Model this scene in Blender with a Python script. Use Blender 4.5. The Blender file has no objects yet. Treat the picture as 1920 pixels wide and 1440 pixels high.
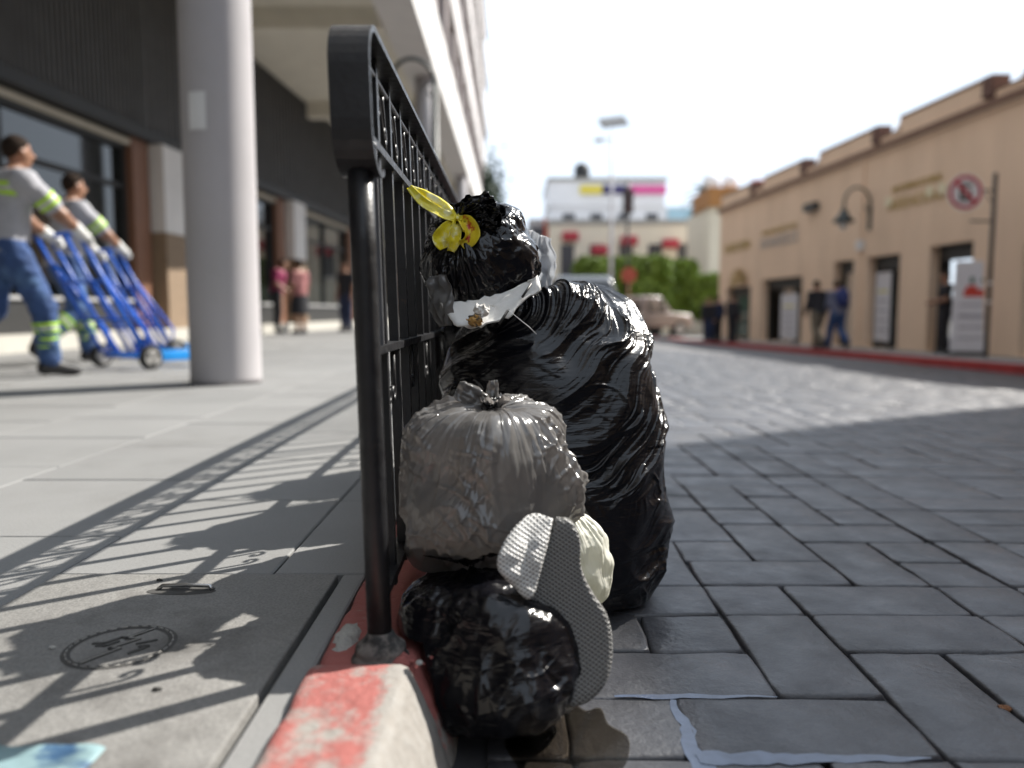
import bpy, bmesh, math, random
import numpy as np
from mathutils import Vector, Matrix, noise as mnoise

R = math.radians
SC = bpy.context.scene
COL = SC.collection

# ------------------------------------------------------------------ camera
cam_d = bpy.data.cameras.new('camera')
cam = bpy.data.objects.new('camera', cam_d); COL.objects.link(cam)
PITCH = math.atan(135 / 1480.0)
cam.location = (0, 0, 0.47)
cam.rotation_euler = (R(90) - PITCH, 0, 0)
cam_d.sensor_width = 36.0
cam_d.lens = 27.75
cam_d.clip_start = 0.02
cam_d.clip_end = 2000
cam_d.dof.use_dof = True
cam_d.dof.focus_distance = 1.38
cam_d.dof.aperture_fstop = 1.75
SC.camera = cam

# ------------------------------------------------------------------ world, sun, exposure
SUN_AZ, SUN_EL = R(36), R(42)          # azimuth measured from +X towards +Y
w = bpy.data.worlds.new('World'); SC.world = w; w.use_nodes = True
nt = w.node_tree; nt.nodes.clear()
o = nt.nodes.new('ShaderNodeOutputWorld'); bg = nt.nodes.new('ShaderNodeBackground')
sky = nt.nodes.new('ShaderNodeTexSky'); sky.sky_type = 'NISHITA'; sky.sun_disc = False
sky.sun_elevation = SUN_EL; sky.sun_rotation = R(90) - SUN_AZ
sky.air_density = 1.0; sky.dust_density = 1.2; sky.ozone_density = 1.0; sky.altitude = 1200
tc = nt.nodes.new('ShaderNodeTexCoord'); nz = nt.nodes.new('ShaderNodeTexNoise')
mp = nt.nodes.new('ShaderNodeMapping'); mp.inputs['Scale'].default_value = (1, 1, 2.6)
nz.inputs['Scale'].default_value = 1.6; nz.inputs['Detail'].default_value = 5
rp = nt.nodes.new('ShaderNodeMapRange'); rp.inputs['From Min'].default_value = .34; rp.inputs['From Max'].default_value = .56
rp.inputs['To Min'].default_value = .72; rp.inputs['To Max'].default_value = .95
mx = nt.nodes.new('ShaderNodeMix'); mx.data_type = 'RGBA'
L = nt.links.new
L(tc.outputs['Generated'], mp.inputs['Vector']); L(mp.outputs['Vector'], nz.inputs['Vector'])
L(nz.outputs['Fac'], rp.inputs['Value']); L(rp.outputs['Result'], mx.inputs['Factor'])
L(sky.outputs['Color'], mx.inputs['A']); mx.inputs['B'].default_value = (10.6, 12.0, 13.8, 1)   # thin bright cloud
L(mx.outputs['Result'], bg.inputs['Color']); bg.inputs['Strength'].default_value = 0.06
L(bg.outputs['Background'], o.inputs['Surface'])

sun_d = bpy.data.lights.new('sun', 'SUN'); sun = bpy.data.objects.new('sun', sun_d); COL.objects.link(sun)
sun_d.energy = 5.0; sun_d.angle = R(0.53); sun_d.color = (1.0, .955, .88)
sv = Vector((math.cos(SUN_EL) * math.cos(SUN_AZ), math.cos(SUN_EL) * math.sin(SUN_AZ), math.sin(SUN_EL)))
sun.rotation_euler = sv.to_track_quat('Z', 'Y').to_euler(); sun.location = (20, 10, 30)
SC.view_settings.view_transform = 'Standard'; SC.view_settings.look = 'None'
SC.view_settings.gamma = 1.0; SC.view_settings.exposure = 0.8; SC.view_settings.use_curve_mapping = False
SC.cycles.use_denoising = True
SC.cycles.max_bounces = 8; SC.cycles.transparent_max_bounces = 12
SC.cycles.sample_clamp_indirect = 6.0
SC.cycles.caustics_reflective = False; SC.cycles.caustics_refractive = False

# ------------------------------------------------------------------ materials
MATS = {}
def mat(name, col, rough=.75, var=.12, scale=6.0, bump=0.0, bscale=80.0, metal=0.0, spec=.5, col2=None,
        m_scale=3.0, m_lo=.5, m_hi=.6, rand=0.0, stretch=(1, 1, 1), detail=5, coat=0.0, rvar=.0, alpha=1.0, subs=0.0, speck=0.0):
    if name in MATS: return MATS[name]
    m = bpy.data.materials.new(name); m.use_nodes = True; MATS[name] = m
    t = m.node_tree; n = t.nodes; l = t.links.new
    b = n['Principled BSDF']; b.inputs['Roughness'].default_value = rough; b.inputs['Metallic'].default_value = metal
    b.inputs['Specular IOR Level'].default_value = spec; b.inputs['Coat Weight'].default_value = coat
    b.inputs['Alpha'].default_value = alpha
    g = n.new('ShaderNodeNewGeometry'); mpn = n.new('ShaderNodeMapping'); mpn.inputs['Scale'].default_value = stretch
    l(g.outputs['Position'], mpn.inputs['Vector'])
    def noise(sc, dt=detail, rg=.55):
        q = n.new('ShaderNodeTexNoise'); q.inputs['Scale'].default_value = sc; q.inputs['Detail'].default_value = dt
        q.inputs['Roughness'].default_value = rg; l(mpn.outputs['Vector'], q.inputs['Vector']); return q
    q = noise(scale); mr = n.new('ShaderNodeMapRange')
    mr.inputs['From Min'].default_value = .3; mr.inputs['From Max'].default_value = .7
    mr.inputs['To Min'].default_value = 1 - var; mr.inputs['To Max'].default_value = 1 + var
    l(q.outputs['Fac'], mr.inputs['Value'])
    fac = mr.outputs['Result']
    if rand:
        oi = n.new('ShaderNodeObjectInfo'); r2 = n.new('ShaderNodeMapRange')
        r2.inputs['To Min'].default_value = 1 - rand; r2.inputs['To Max'].default_value = 1 + rand
        l(oi.outputs['Random'], r2.inputs['Value'])
        mu = n.new('ShaderNodeMath'); mu.operation = 'MULTIPLY'; l(fac, mu.inputs[0]); l(r2.outputs['Result'], mu.inputs[1]); fac = mu.outputs[0]
    if speck:
        q4 = noise(260, 2); r4 = n.new('ShaderNodeMapRange'); r4.inputs['From Min'].default_value = .36; r4.inputs['From Max'].default_value = .64
        r4.inputs['To Min'].default_value = 1 - speck; r4.inputs['To Max'].default_value = 1 + speck; l(q4.outputs['Fac'], r4.inputs['Value'])
        mu = n.new('ShaderNodeMath'); mu.operation = 'MULTIPLY'; l(fac, mu.inputs[0]); l(r4.outputs['Result'], mu.inputs[1]); fac = mu.outputs[0]
    base = n.new('ShaderNodeRGB'); base.outputs[0].default_value = (*col, 1); src = base.outputs[0]
    if col2 is not None:
        q2 = noise(m_scale, 8, .62); r3 = n.new('ShaderNodeMapRange'); r3.inputs['From Min'].default_value = m_lo; r3.inputs['From Max'].default_value = m_hi
        l(q2.outputs['Fac'], r3.inputs['Value']); mxn = n.new('ShaderNodeMix'); mxn.data_type = 'RGBA'
        l(r3.outputs['Result'], mxn.inputs['Factor']); l(src, mxn.inputs['A']); mxn.inputs['B'].default_value = (*col2, 1); src = mxn.outputs['Result']
    vm = n.new('ShaderNodeVectorMath'); vm.operation = 'SCALE'; l(src, vm.inputs[0]); l(fac, vm.inputs['Scale'])
    l(vm.outputs['Vector'], b.inputs['Base Color'])
    if rvar:
        r5 = n.new('ShaderNodeMapRange'); r5.inputs['From Min'].default_value = .3; r5.inputs['From Max'].default_value = .7
        r5.inputs['To Min'].default_value = max(0.02, rough - rvar); r5.inputs['To Max'].default_value = min(1, rough + rvar)
        l(noise(scale * 2.3).outputs['Fac'], r5.inputs['Value']); l(r5.outputs['Result'], b.inputs['Roughness'])
    if bump:
        bp = n.new('ShaderNodeBump'); bp.inputs['Strength'].default_value = 1.0; bp.inputs['Distance'].default_value = bump
        l(noise(bscale, 4, .6).outputs['Fac'], bp.inputs['Height']); l(bp.outputs['Normal'], b.inputs['Normal'])
    if subs:
        b.inputs['Subsurface Weight'].default_value = subs; b.inputs['Subsurface Radius'].default_value = (.01, .008, .006)
    return m

# ------------------------------------------------------------------ mesh builder
class MB:
    def __init__(s): s.v = []; s.f = []; s.sm = []; s.mi = []
    def add(s, vs, fs, smooth=False, mi=0):
        b = len(s.v); s.v += [tuple(map(float, p)) for p in vs]
        s.f += [tuple(int(i) + b for i in f) for f in fs]; s.sm += [smooth] * len(fs); s.mi += [mi] * len(fs); return s
    def box(s, lo, hi, bev=0.0, mi=0):
        (x0, y0, z0), (x1, y1, z1) = lo, hi
        if bev <= 0:
            return s.add([(x0,y0,z0),(x1,y0,z0),(x1,y1,z0),(x0,y1,z0),(x0,y0,z1),(x1,y0,z1),(x1,y1,z1),(x0,y1,z1)],
                         [(0,3,2,1),(4,5,6,7),(0,1,5,4),(1,2,6,5),(2,3,7,6),(3,0,4,7)], mi=mi)
        bm = bmesh.new(); bmesh.ops.create_cube(bm, size=1.0)
        for v in bm.verts: v.co = Vector(((x0+x1)/2 + v.co.x*(x1-x0), (y0+y1)/2 + v.co.y*(y1-y0), (z0+z1)/2 + v.co.z*(z1-z0)))
        bmesh.ops.bevel(bm, geom=bm.edges[:], offset=bev, segments=2, profile=.6, affect='EDGES')
        bm.verts.index_update()
        s.add([v.co for v in bm.verts], [[v.index for v in f.verts] for f in bm.faces], True, mi); bm.free(); return s
    def obox(s, c, ax, ay, az, mi=0):       # oriented box: centre and three half-axis vectors
        c, ax, ay, az = map(Vector, (c, ax, ay, az)); vs = []
        for k in (-1, 1):
            for (i, j) in ((-1,-1),(1,-1),(1,1),(-1,1)): vs.append(c + ax*i + ay*j + az*k)
        return s.add(vs, [(0,3,2,1),(4,5,6,7),(0,1,5,4),(1,2,6,5),(2,3,7,6),(3,0,4,7)], mi=mi)
    def tube(s, pts, r, n=10, cap=True, mi=0, smooth=True):
        pts = [Vector(p) for p in pts]; rs = r if isinstance(r, (list, tuple)) else [r]*len(pts)
        rings = []; up = None
        for i, p in enumerate(pts):
            d = (pts[min(i+1, len(pts)-1)] - pts[max(i-1, 0)]).normalized()
            if up is None: up = Vector((0,0,1)) if abs(d.z) < .9 else Vector((1,0,0))
            a = d.cross(up).normalized(); up = a.cross(d).normalized(); rings.append([p + (a*math.cos(t)+up*math.sin(t))*rs[i] for t in (2*math.pi*k/n for k in range(n))])
        vs = [v for g in rings for v in g]; fs = []
        for i in range(len(pts)-1):
            for k in range(n): fs.append((i*n+k, i*n+(k+1)%n, (i+1)*n+(k+1)%n, (i+1)*n+k))
        s.add(vs, fs, smooth, mi)
        if cap:
            b = len(s.v) - len(vs); s.f.append(tuple(b+k for k in range(n))[::-1]); s.f.append(tuple(b+(len(pts)-1)*n+k for k in range(n))); s.sm += [False]*2; s.mi += [mi]*2
        return s
    def lathe(s, c, prof, n=32, mi=0, smooth=True, sx=1, sy=1):
        c = Vector(c); vs = []; fs = []
        for (r, z) in prof:
            for k in range(n):
                t = 2*math.pi*k/n; vs.append((c.x + r*sx*math.cos(t), c.y + r*sy*math.sin(t), c.z + z))
        for i in range(len(prof)-1):
            for k in range(n): fs.append((i*n+k, i*n+(k+1)%n, (i+1)*n+(k+1)%n, (i+1)*n+k))
        fs.append(tuple(range(n))[::-1]); fs.append(tuple((len(prof)-1)*n+k for k in range(n)))
        return s.add(vs, fs, smooth, mi)
    def prism(s, poly, fn, d0, d1, mi=0, smooth=False):     # 2-D polygon (a, b) extruded from d0 to d1; fn(a, b, d) gives the point
        n = len(poly); vs = [fn(a, b, d0) for a, b in poly] + [fn(a, b, d1) for a, b in poly]
        fs = [tuple(range(n))[::-1], tuple(range(n, 2*n))] + [(i, (i+1) % n, n+(i+1) % n, n+i) for i in range(n)]
        return s.add(vs, fs, smooth, mi)
    def strap(s, path, wv, th, mi=0):       # flat bar swept along path; wv = half width vector, th thickness
        path = [Vector(p) for p in path]; wv = Vector(wv); vs = []; fs = []
        for i, p in enumerate(path):
            d = (path[min(i+1, len(path)-1)] - path[max(i-1, 0)]).normalized(); nn = d.cross(wv).normalized()*th/2
            vs += [p-wv-nn, p+wv-nn, p+wv+nn, p-wv+nn]
        for i in range(len(path)-1):
            for k in range(4): fs.append((i*4+k, i*4+(k+1) % 4, i*4+4+(k+1) % 4, i*4+4+k))
        m = len(path)*4-4; fs += [(3,2,1,0), (m, m+1, m+2, m+3)]
        return s.add(vs, fs, False, mi)
    def build(s, name, m, parent=None, loc=None, fix=True):
        me = bpy.data.meshes.new(name)
        off = Vector((0,0,0))
        q_ = parent if loc is None else None
        while q_ is not None: off = off + q_.location; q_ = q_.parent
        if loc is not None: off = Vector(loc)
        me.from_pydata([(p[0]-off[0], p[1]-off[1], p[2]-off[2]) for p in s.v], [], s.f)
        me.polygons.foreach_set('use_smooth', s.sm); me.polygons.foreach_set('material_index', s.mi)
        for q in (m if isinstance(m, (list, tuple)) else [m]): me.materials.append(q)
        if fix:
            bm = bmesh.new(); bm.from_mesh(me); bmesh.ops.recalc_face_normals(bm, faces=bm.faces[:]); bm.to_mesh(me); bm.free()
        me.update()
        ob = bpy.data.objects.new(name, me); COL.objects.link(ob)
        if parent is not None: ob.parent = parent
        elif loc is not None: ob.location = loc
        return ob
def tag(ob, label=None, cat=None, group=None, kind=None):
    if label: ob['label'] = label
    if cat: ob['category'] = cat
    if group: ob['group'] = group
    if kind: ob['kind'] = kind
    return ob
def empty(name, loc, rz=0, **k):
    e = bpy.data.objects.new(name, None); COL.objects.link(e); e.location = loc; e.rotation_euler = (0, 0, rz); e.empty_display_size = .1
    tag(e, **k); return e
def link_copy(ob, parent, name=None):
    c = ob.copy(); COL.objects.link(c); c.parent = parent; return c
def copy_tree(ob, parent=None):
    c = ob.copy(); COL.objects.link(c); c.parent = parent
    for ch in list(ob.children): copy_tree(ch, c)
    return c
def np_mesh(name, V, F, m, parent=None, smooth=True, sub=0):
    me = bpy.data.meshes.new(name); off = np.array(parent.location) if parent is not None else np.zeros(3)
    V = np.asarray(V, float) - off; F = np.asarray(F, np.int32)
    me.vertices.add(len(V)); me.vertices.foreach_set('co', V.ravel())
    k = F.shape[1]; me.loops.add(F.size); me.loops.foreach_set('vertex_index', F.ravel())
    me.polygons.add(len(F)); me.polygons.foreach_set('loop_start', np.arange(0, F.size, k, dtype=np.int32))
    me.polygons.foreach_set('loop_total', np.full(len(F), k, np.int32)); me.polygons.foreach_set('use_smooth', np.full(len(F), smooth))
    me.update(calc_edges=True); me.validate()
    for q in (m if isinstance(m, (list, tuple)) else [m]): me.materials.append(q)
    ob = bpy.data.objects.new(name, me); COL.objects.link(ob)
    if parent is not None: ob.parent = parent
    if sub:
        sm = ob.modifiers.new('smooth', 'SUBSURF'); sm.levels = sub; sm.render_levels = sub
    return ob

# ------------------------------------------------------------------ implicit surfaces (bodies, clothes)
def surf_nets(fn, lo, hi, h):
    ax = [np.arange(lo[i] - 2*h, hi[i] + 2.5*h, h, dtype=np.float32) for i in range(3)]
    X, Y, Z = np.meshgrid(*ax, indexing='ij'); V = fn(X, Y, Z).astype(np.float32); S = V < 0
    nx, ny, nz_ = (len(a)-1 for a in ax)
    cnt = np.zeros((nx, ny, nz_), np.int8)
    for i in (0, 1):
        for j in (0, 1):
            for k in (0, 1): cnt += S[i:nx+i, j:ny+j, k:nz_+k]
    mix = (cnt > 0) & (cnt < 8); idx = np.full(mix.shape, -1, np.int64); c = np.argwhere(mix); idx[mix] = np.arange(len(c))
    acc = np.zeros((len(c), 3)); num = np.zeros(len(c))
    cor = [(i, j, k) for i in (0,1) for j in (0,1) for k in (0,1)]
    for a in cor:
        for d in range(3):
            if a[d]: continue
            b = list(a); b[d] = 1
            va = V[c[:,0]+a[0], c[:,1]+a[1], c[:,2]+a[2]]; vb = V[c[:,0]+b[0], c[:,1]+b[1], c[:,2]+b[2]]
            cr = (va < 0) != (vb < 0); t = np.where(cr, va/np.where(va == vb, 1, va-vb), 0)
            p = np.tile(np.array(a, float), (len(c), 1)); p[:, d] += t
            acc += np.where(cr[:, None], p, 0); num += cr
    P = (c + acc/num[:, None])*h + np.array([a[0] for a in ax]); F = []
    for d in range(3):
        e1, e2 = [(1, 2), (2, 0), (0, 1)][d]
        sl = [slice(None)]*3; sl[d] = slice(0, -1); sl2 = [slice(None)]*3; sl2[d] = slice(1, None)
        A, B = S[tuple(sl)], S[tuple(sl2)]; ch = np.argwhere(A != B); ok = (ch[:, e1] > 0) & (ch[:, e2] > 0) & (ch[:, e1] < mix.shape[e1]) & (ch[:, e2] < mix.shape[e2]); ch = ch[ok]
        q = []
        for (o1, o2) in ((-1,-1), (0,-1), (0,0), (-1,0)):
            k = ch.copy(); k[:, e1] += o1; k[:, e2] += o2; q.append(idx[k[:,0], k[:,1], k[:,2]])
        q = np.stack(q, 1); fl = ~A[ch[:,0], ch[:,1], ch[:,2]]; q[fl] = q[fl][:, ::-1]; F.append(q)
    return P, np.concatenate(F)
def cone(X, Y, Z, a, b, ra, rb, sc=(1,1,1)):     # tapered capsule
    a = np.array(a, np.float32)*sc; b = np.array(b, np.float32)*sc; d = b-a; L2 = float(d@d)+1e-9
    px, py, pz = X*sc[0]-a[0], Y*sc[1]-a[1], Z*sc[2]-a[2]
    t = np.clip((px*d[0]+py*d[1]+pz*d[2])/L2, 0, 1)
    return np.sqrt((px-t*d[0])**2+(py-t*d[1])**2+(pz-t*d[2])**2) - (ra+(rb-ra)*t)
def ell(X, Y, Z, c, r):
    q = np.sqrt(((X-c[0])/r[0])**2+((Y-c[1])/r[1])**2+((Z-c[2])/r[2])**2); return (q-1)*min(r)
def smin(a, b, k=.03):
    h = np.clip(.5+.5*(b-a)/k, 0, 1); return b*(1-h)+a*h-k*h*(1-h)
def smins(ds, k=.03):
    r = ds[0]
    for d in ds[1:]: r = smin(r, d, k)
    return r
_rng = np.random.RandomState(7)
_PERM = _rng.permutation(512); _GR = _rng.normal(size=(512, 3)); _GR /= np.linalg.norm(_GR, axis=1)[:, None]
def perlin(x, y, z):
    x, y, z = (np.asarray(a, np.float64) for a in (x, y, z)); x, y, z = np.broadcast_arrays(x, y, z)
    xi, yi, zi = (np.floor(a).astype(int) for a in (x, y, z)); xf, yf, zf = x-xi, y-yi, z-zi
    fd = lambda t: t*t*t*(t*(t*6-15)+10)
    u, v, w_ = fd(xf), fd(yf), fd(zf); out = 0
    for i in (0,1):
        for j in (0,1):
            for k in (0,1):
                h = _PERM[(_PERM[(_PERM[(xi+i) % 512]+yi+j) % 512]+zi+k) % 512]; g = _GR[h]
                out = out + (u if i else 1-u)*(v if j else 1-v)*(w_ if k else 1-w_)*(g[...,0]*(xf-i)+g[...,1]*(yf-j)+g[...,2]*(zf-k))
    return out*1.5
random.seed(11)
# ------------------------------------------------------------------ ground materials
m_slab = mat('pale grey paving slab', (.225, .224, .22), .8, .07, 2.2, .0008, 140, rand=.045, speck=.06, col2=(.18, .177, .172), m_scale=1.3, m_lo=.55, m_hi=.72)
m_joint = mat('dark joint sand', (.10, .098, .095), .95, .2, 30)
m_stone = mat('slate grey stamped paving', (.078, .080, .090), .46, .22, 5, .0030, 42, rand=.16, rvar=.12, speck=.10, col2=(.052, .052, .057), m_scale=2.2, m_lo=.42, m_hi=.7)
m_grout = mat('dark paving joint', (.05, .05, .055), .9, .2, 20)
m_conc = mat('concrete', (.38, .37, .345), .85, .12, 5, .0015, 90, speck=.1)
m_asphalt = mat('far road surface', (.115, .115, .12), .8, .1, 3)
m_ground = mat('ground', (.2, .19, .17), .9, .15, 1)

def kerb_x(Y): return 7.5 - .061*(Y-16.7)                  # foot of the far kerb
def wall_x(Y): return 9.2 - .061*(Y-16.7)                  # tan facade
def far_z(Y): return -.40 - .013*(Y-16.7)                  # far pavement level
def street_z(x, y):
    zr = far_z(y) - .14; t = min(1, max(0, (x-.5)/6.8)); t = t*t*(3-2*t)*.35 + t*.65
    return -.13 + (zr+.13)*t*min(1, max(.25, y/9))
def grid_sheet(name, xs, ys, fz, m, dz=0.0):
    vs = [(x, y, fz(x, y)+dz) for y in ys for x in xs]; n = len(xs)
    fs = [(j*n+i, j*n+i+1, (j+1)*n+i+1, (j+1)*n+i) for j in range(len(ys)-1) for i in range(n-1)]
    return MB().add(vs, fs, True).build(name, m)

g = MB().add([(-900,-300,-2.2),(900,-300,-2.2),(900,1500,-2.2),(-900,1500,-2.2)], [(0,1,2,3)]).build('ground', m_ground); tag(g, kind='structure')
ys = [-33,-20,-6,-2,0,.5,1,1.5,2,3,4,5,6,8,10,13,16,20,25,30,36,42,50,60,75,95]
xs = [-.11, .2,.5,1,1.5,2,2.5,3,3.5,4,5,6,7,8,9,11,14,20,30]
street = grid_sheet('street', xs, ys, street_z, [m_grout], -.012); tag(street, kind='structure')
road_far = grid_sheet('far_road', [-.1,1,2,3,4,5,6,7,8,9,11,14,20,30], [14.6,20,25,30,36,42,50,60,75,95], street_z, m_asphalt, -.001); tag(road_far, kind='structure')

# ---- stamped ashlar paving, laid out on a module of 0.17 m
MOD = .17; X0, Y0 = .08, 1.694
occ = {}
stones = []
def put(c, r, w_, h_):
    for i in range(w_):
        for j in range(h_):
            if (c+i, r+j) in occ: return False
    if r < 0 <= r+h_-1: return False                          # the long through joint
    for i in range(w_):
        for j in range(h_): occ[(c+i, r+j)] = 1
    stones.append((c, r, w_, h_)); return True
for a in ((1,-4,2,1),(0,-4,1,1),(0,-3,2,1),(2,-3,1,2),(1,-2,1,1),(0,-2,1,1),(0,-1,2,1),(2,-1,1,1),(3,-4,1,2),(3,-2,2,1),(3,-1,2,1),(1,0,1,2),(2,0,2,1),(2,1,1,1),(3,1,1,2),(4,0,1,2)): put(*a)
for r in range(-6, 78):
    for c in range(-1, 62):
        if (c, r) in occ: continue
        if X0+c*MOD > kerb_x(Y0+r*MOD)-.1: continue
        sz = [(2,1),(1,2),(2,1),(1,2),(2,2),(1,1),(3,1)]; random.shuffle(sz)
        for s_ in sz + [(1,1)]:
            if put(c, r, *s_): break
def stone_geo(c, r, w_, h_, lod):
    g_ = .0026; x0, x1 = X0+c*MOD+g_, X0+(c+w_)*MOD-g_; y0, y1 = Y0+r*MOD+g_, Y0+(r+h_)*MOD-g_
    if c == -1: x0 = -.03
    j = lambda a: random.uniform(-a, a)
    q = [(x0+j(.003), y0+j(.003)), (x1+j(.003), y0+j(.003)), (x1+j(.003), y1+j(.003)), (x0+j(.003), y1+j(.003))]
    if lod == 0:
        ring = []
        for k in range(4):
            a, b = q[k], q[(k+1) % 4]; ring += [(a[0]+(b[0]-a[0])*t + j(.0022), a[1]+(b[1]-a[1])*t + j(.0022)) for t in (0, .12, .4, .6, .88)]
        # knock the corners off
        for k in range(0, 20, 5):
            cx, cy = (x0+x1)/2, (y0+y1)/2; ring[k] = (ring[k][0]+(cx-ring[k][0])*.02, ring[k][1]+(cy-ring[k][1])*.02)
    else: ring = q
    n = len(ring); cx, cy = (x0+x1)/2, (y0+y1)/2; lift = j(.002); tx, ty = j(.006), j(.006)
    vs = []
    for ins, dz in ((0, -.03), (0, -.0055), (.0025, -.0014), (.008, .0)):
        for (a, b) in ring:
            dx, dy = cx-a, cy-b; L_ = math.hypot(dx, dy); k = ins/L_
            vs.append((a+dx*k, b+dy*k, street_z(a, b)+dz+lift+tx*(a-cx)+ty*(b-cy) + (j(.0006) if lod == 0 else 0)))
    fs = []
    for lv in range(3):
        for k in range(n): fs.append((lv*n+k, lv*n+(k+1) % n, (lv+1)*n+(k+1) % n, (lv+1)*n+k))
    fs.append(tuple(range(3*n, 4*n)))
    return vs, fs
near = sorted(stones, key=lambda s_: math.hypot(X0+(s_[0]+s_[2]/2)*MOD-.35, (Y0+(s_[1]+s_[3]/2)*MOD-.7)) - .03*s_[2]*s_[3])
vis = [s_ for s_ in near if (Y0+(s_[1]+s_[3])*MOD) > .75 and (X0+s_[0]*MOD) < .8*(Y0+(s_[1]+s_[3])*MOD)+.1]
big = vis[:296]; rest = [s_ for s_ in stones if s_ not in set(big)]
for i, s_ in enumerate(big):
    vs, fs = stone_geo(*s_, 0 if i < 150 else 1); MB().add(vs, fs, True).build('paving_stone', m_stone, street, fix=False)
mb = MB()
for s_ in rest: mb.add(*stone_geo(*s_, 1), True)
tag(mb.build('paving_stone', m_stone, street, fix=False), kind='stuff')

# milky water lying in the joints by the gutter, and wet film on the stones
m_water = mat('milky gutter water', (.11, .14, .21), .28, .2, 40, .0006, 60, spec=.6)
mb = MB()
def film(pts, wd, z):
    L_ = []; Rr = []
    for i, p in enumerate(pts):
        a, b = Vector(pts[max(i-1,0)]), Vector(pts[min(i+1,len(pts)-1)]); d = (b-a).normalized(); nn = Vector((-d.y, d.x)); k = wd[i]*(1+random.uniform(-.25,.25))
        L_.append((p[0]+nn.x*k, p[1]+nn.y*k, street_z(p[0],p[1])+z)); Rr.append((p[0]-nn.x*k, p[1]-nn.y*k, street_z(p[0],p[1])+z))
    n = len(pts); mb.add(L_+Rr, [(i, i+1, n+i+1, n+i) for i in range(n-1)], True)
film([(.25+.004*math.sin(i*.9), .86+.015*i) for i in range(22)], [.018,.018,.017,.017,.016,.015,.015,.014,.015,.013,.013,.012,.012,.010,.011,.010,.009,.009,.008,.008,.007,.004], .0012)
film([(.16+.015*i, 1.185+.002*math.sin(i)) for i in range(18)], [.003,.004,.004,.006,.007,.009,.008,.007,.007,.006,.006,.005,.005,.004,.003,.003,.002,.001], .0016)
film([(.25+.015*i, 1.012+.002*math.sin(i*1.3)) for i in range(22)], [.012,.014,.016,.015,.014,.015,.014,.013,.014,.013,.012,.012,.011,.011,.010,.009,.009,.007,.006,.004,.003,.001], .0020)
pud = mb.build('puddle', m_water); tag(pud, kind='structure')

# wet dark patch beside the kerb: real thin water film with a wavy rim
m_wet = bpy.data.materials.new('dirty water film'); m_wet.use_nodes = True
_n = m_wet.node_tree.nodes; _l = m_wet.node_tree.links.new; _n.remove(_n['Principled BSDF'])
_t = _n.new('ShaderNodeBsdfTransparent'); _t.inputs['Color'].default_value = (.68, .61, .53, 1); _g = _n.new('ShaderNodeBsdfGlossy'); _g.inputs['Roughness'].default_value = .06
_f = _n.new('ShaderNodeFresnel'); _f.inputs['IOR'].default_value = 1.38; _q = _n.new('ShaderNodeTexNoise'); _q.inputs['Scale'].default_value = 70; _bp = _n.new('ShaderNodeBump'); _bp.inputs['Distance'].default_value = .0008
_l(_q.outputs['Fac'], _bp.inputs['Height']); _l(_bp.outputs['Normal'], _g.inputs['Normal']); _l(_bp.outputs['Normal'], _f.inputs['Normal']); _m = _n.new('ShaderNodeMixShader'); _l(_f.outputs[0], _m.inputs[0]); _l(_t.outputs[0], _m.inputs[1]); _l(_g.outputs[0], _m.inputs[2]); _l(_m.outputs[0], _n['Material Output'].inputs['Surface'])
mb = MB(); N = 96; rim = []
for k in range(N):
    t = 2*math.pi*k/N; rr = 1 + .16*math.sin(2*t+.6) + .12*math.sin(5*t) + .07*math.sin(9*t+1) + .05*math.sin(17*t+2)
    rim.append((.070+.062*rr*math.cos(t)*(1+.25*math.sin(3*t)+.1*math.sin(8*t)), .985+.205*rr*math.sin(t), street_z(.1,1.)+.0021))
mb.add(rim+[(.070,.985,street_z(.1,1.)+.0024)], [(k,(k+1) % N,N) for k in range(N)], True)
tag(mb.build('gutter_puddle', m_wet, fix=False), kind='structure')

# ------------------------------------------------------------------ near pavement
walk = MB().box((-14, -33, -.30), (-.262, 70, -.022)).build('sidewalk', m_joint); tag(walk, kind='structure')
def slab(x0, x1, y0, y1, nm='paving_slab', m=m_slab, top=0.0):
    g_ = .0022; b = .003; t = top + random.uniform(-.0012, .0012); tl = random.uniform(-.0012,.0012)
    x0 += g_; x1 -= g_; y0 += g_; y1 -= g_
    vs = [(x0,y0,-.03),(x1,y0,-.03),(x1,y1,-.03),(x0,y1,-.03),(x0,y0,t-b),(x1,y0,t-b),(x1,y1,t-b+tl),(x0,y1,t-b+tl),
          (x0+b,y0+b,t),(x1-b,y0+b,t),(x1-b,y1-b,t+tl),(x0+b,y1-b,t+tl)]
    fs = [(8,9,10,11)] + [(i,(i+1) % 4,4+(i+1) % 4,4+i) for i in range(4)] + [(4+i,4+(i+1) % 4,8+(i+1) % 4,8+i) for i in range(4)]
    return MB().add(vs, fs).build(nm, m, walk, fix=False)
LID = (-.822, -.306, .42, 1.385)
xs_ = [-.262, -.432, -.822, -1.38, -1.98, -2.58, -3.18, -3.78, -4.38, -4.98, -5.58, -6.3]
count = 0
for k in range(len(xs_)-1):
    x1, x0 = xs_[k], xs_[k+1]; y = 1.385 if k < 2 else 1.385 - [.28, .02, .34, .15][k % 4]
    y -= 1.1*(k >= 2)
    ln = .56 if k else .55
    while y < 13.5 + .0*k:
        y2 = y + ln
        if k >= 2 and y2 < .65: y = y2; continue
        slab(x0, x1, y, y2); y = y2; count += 1
slab(-.306, -.262, .42, 1.385); slab(-.822, -.262, .05, .42)
tag(MB().box((-6.3, 13.2, -.021), (-.262, 70, -.002)).build('far_sidewalk_paving', m_slab, walk), kind='stuff')

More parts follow.
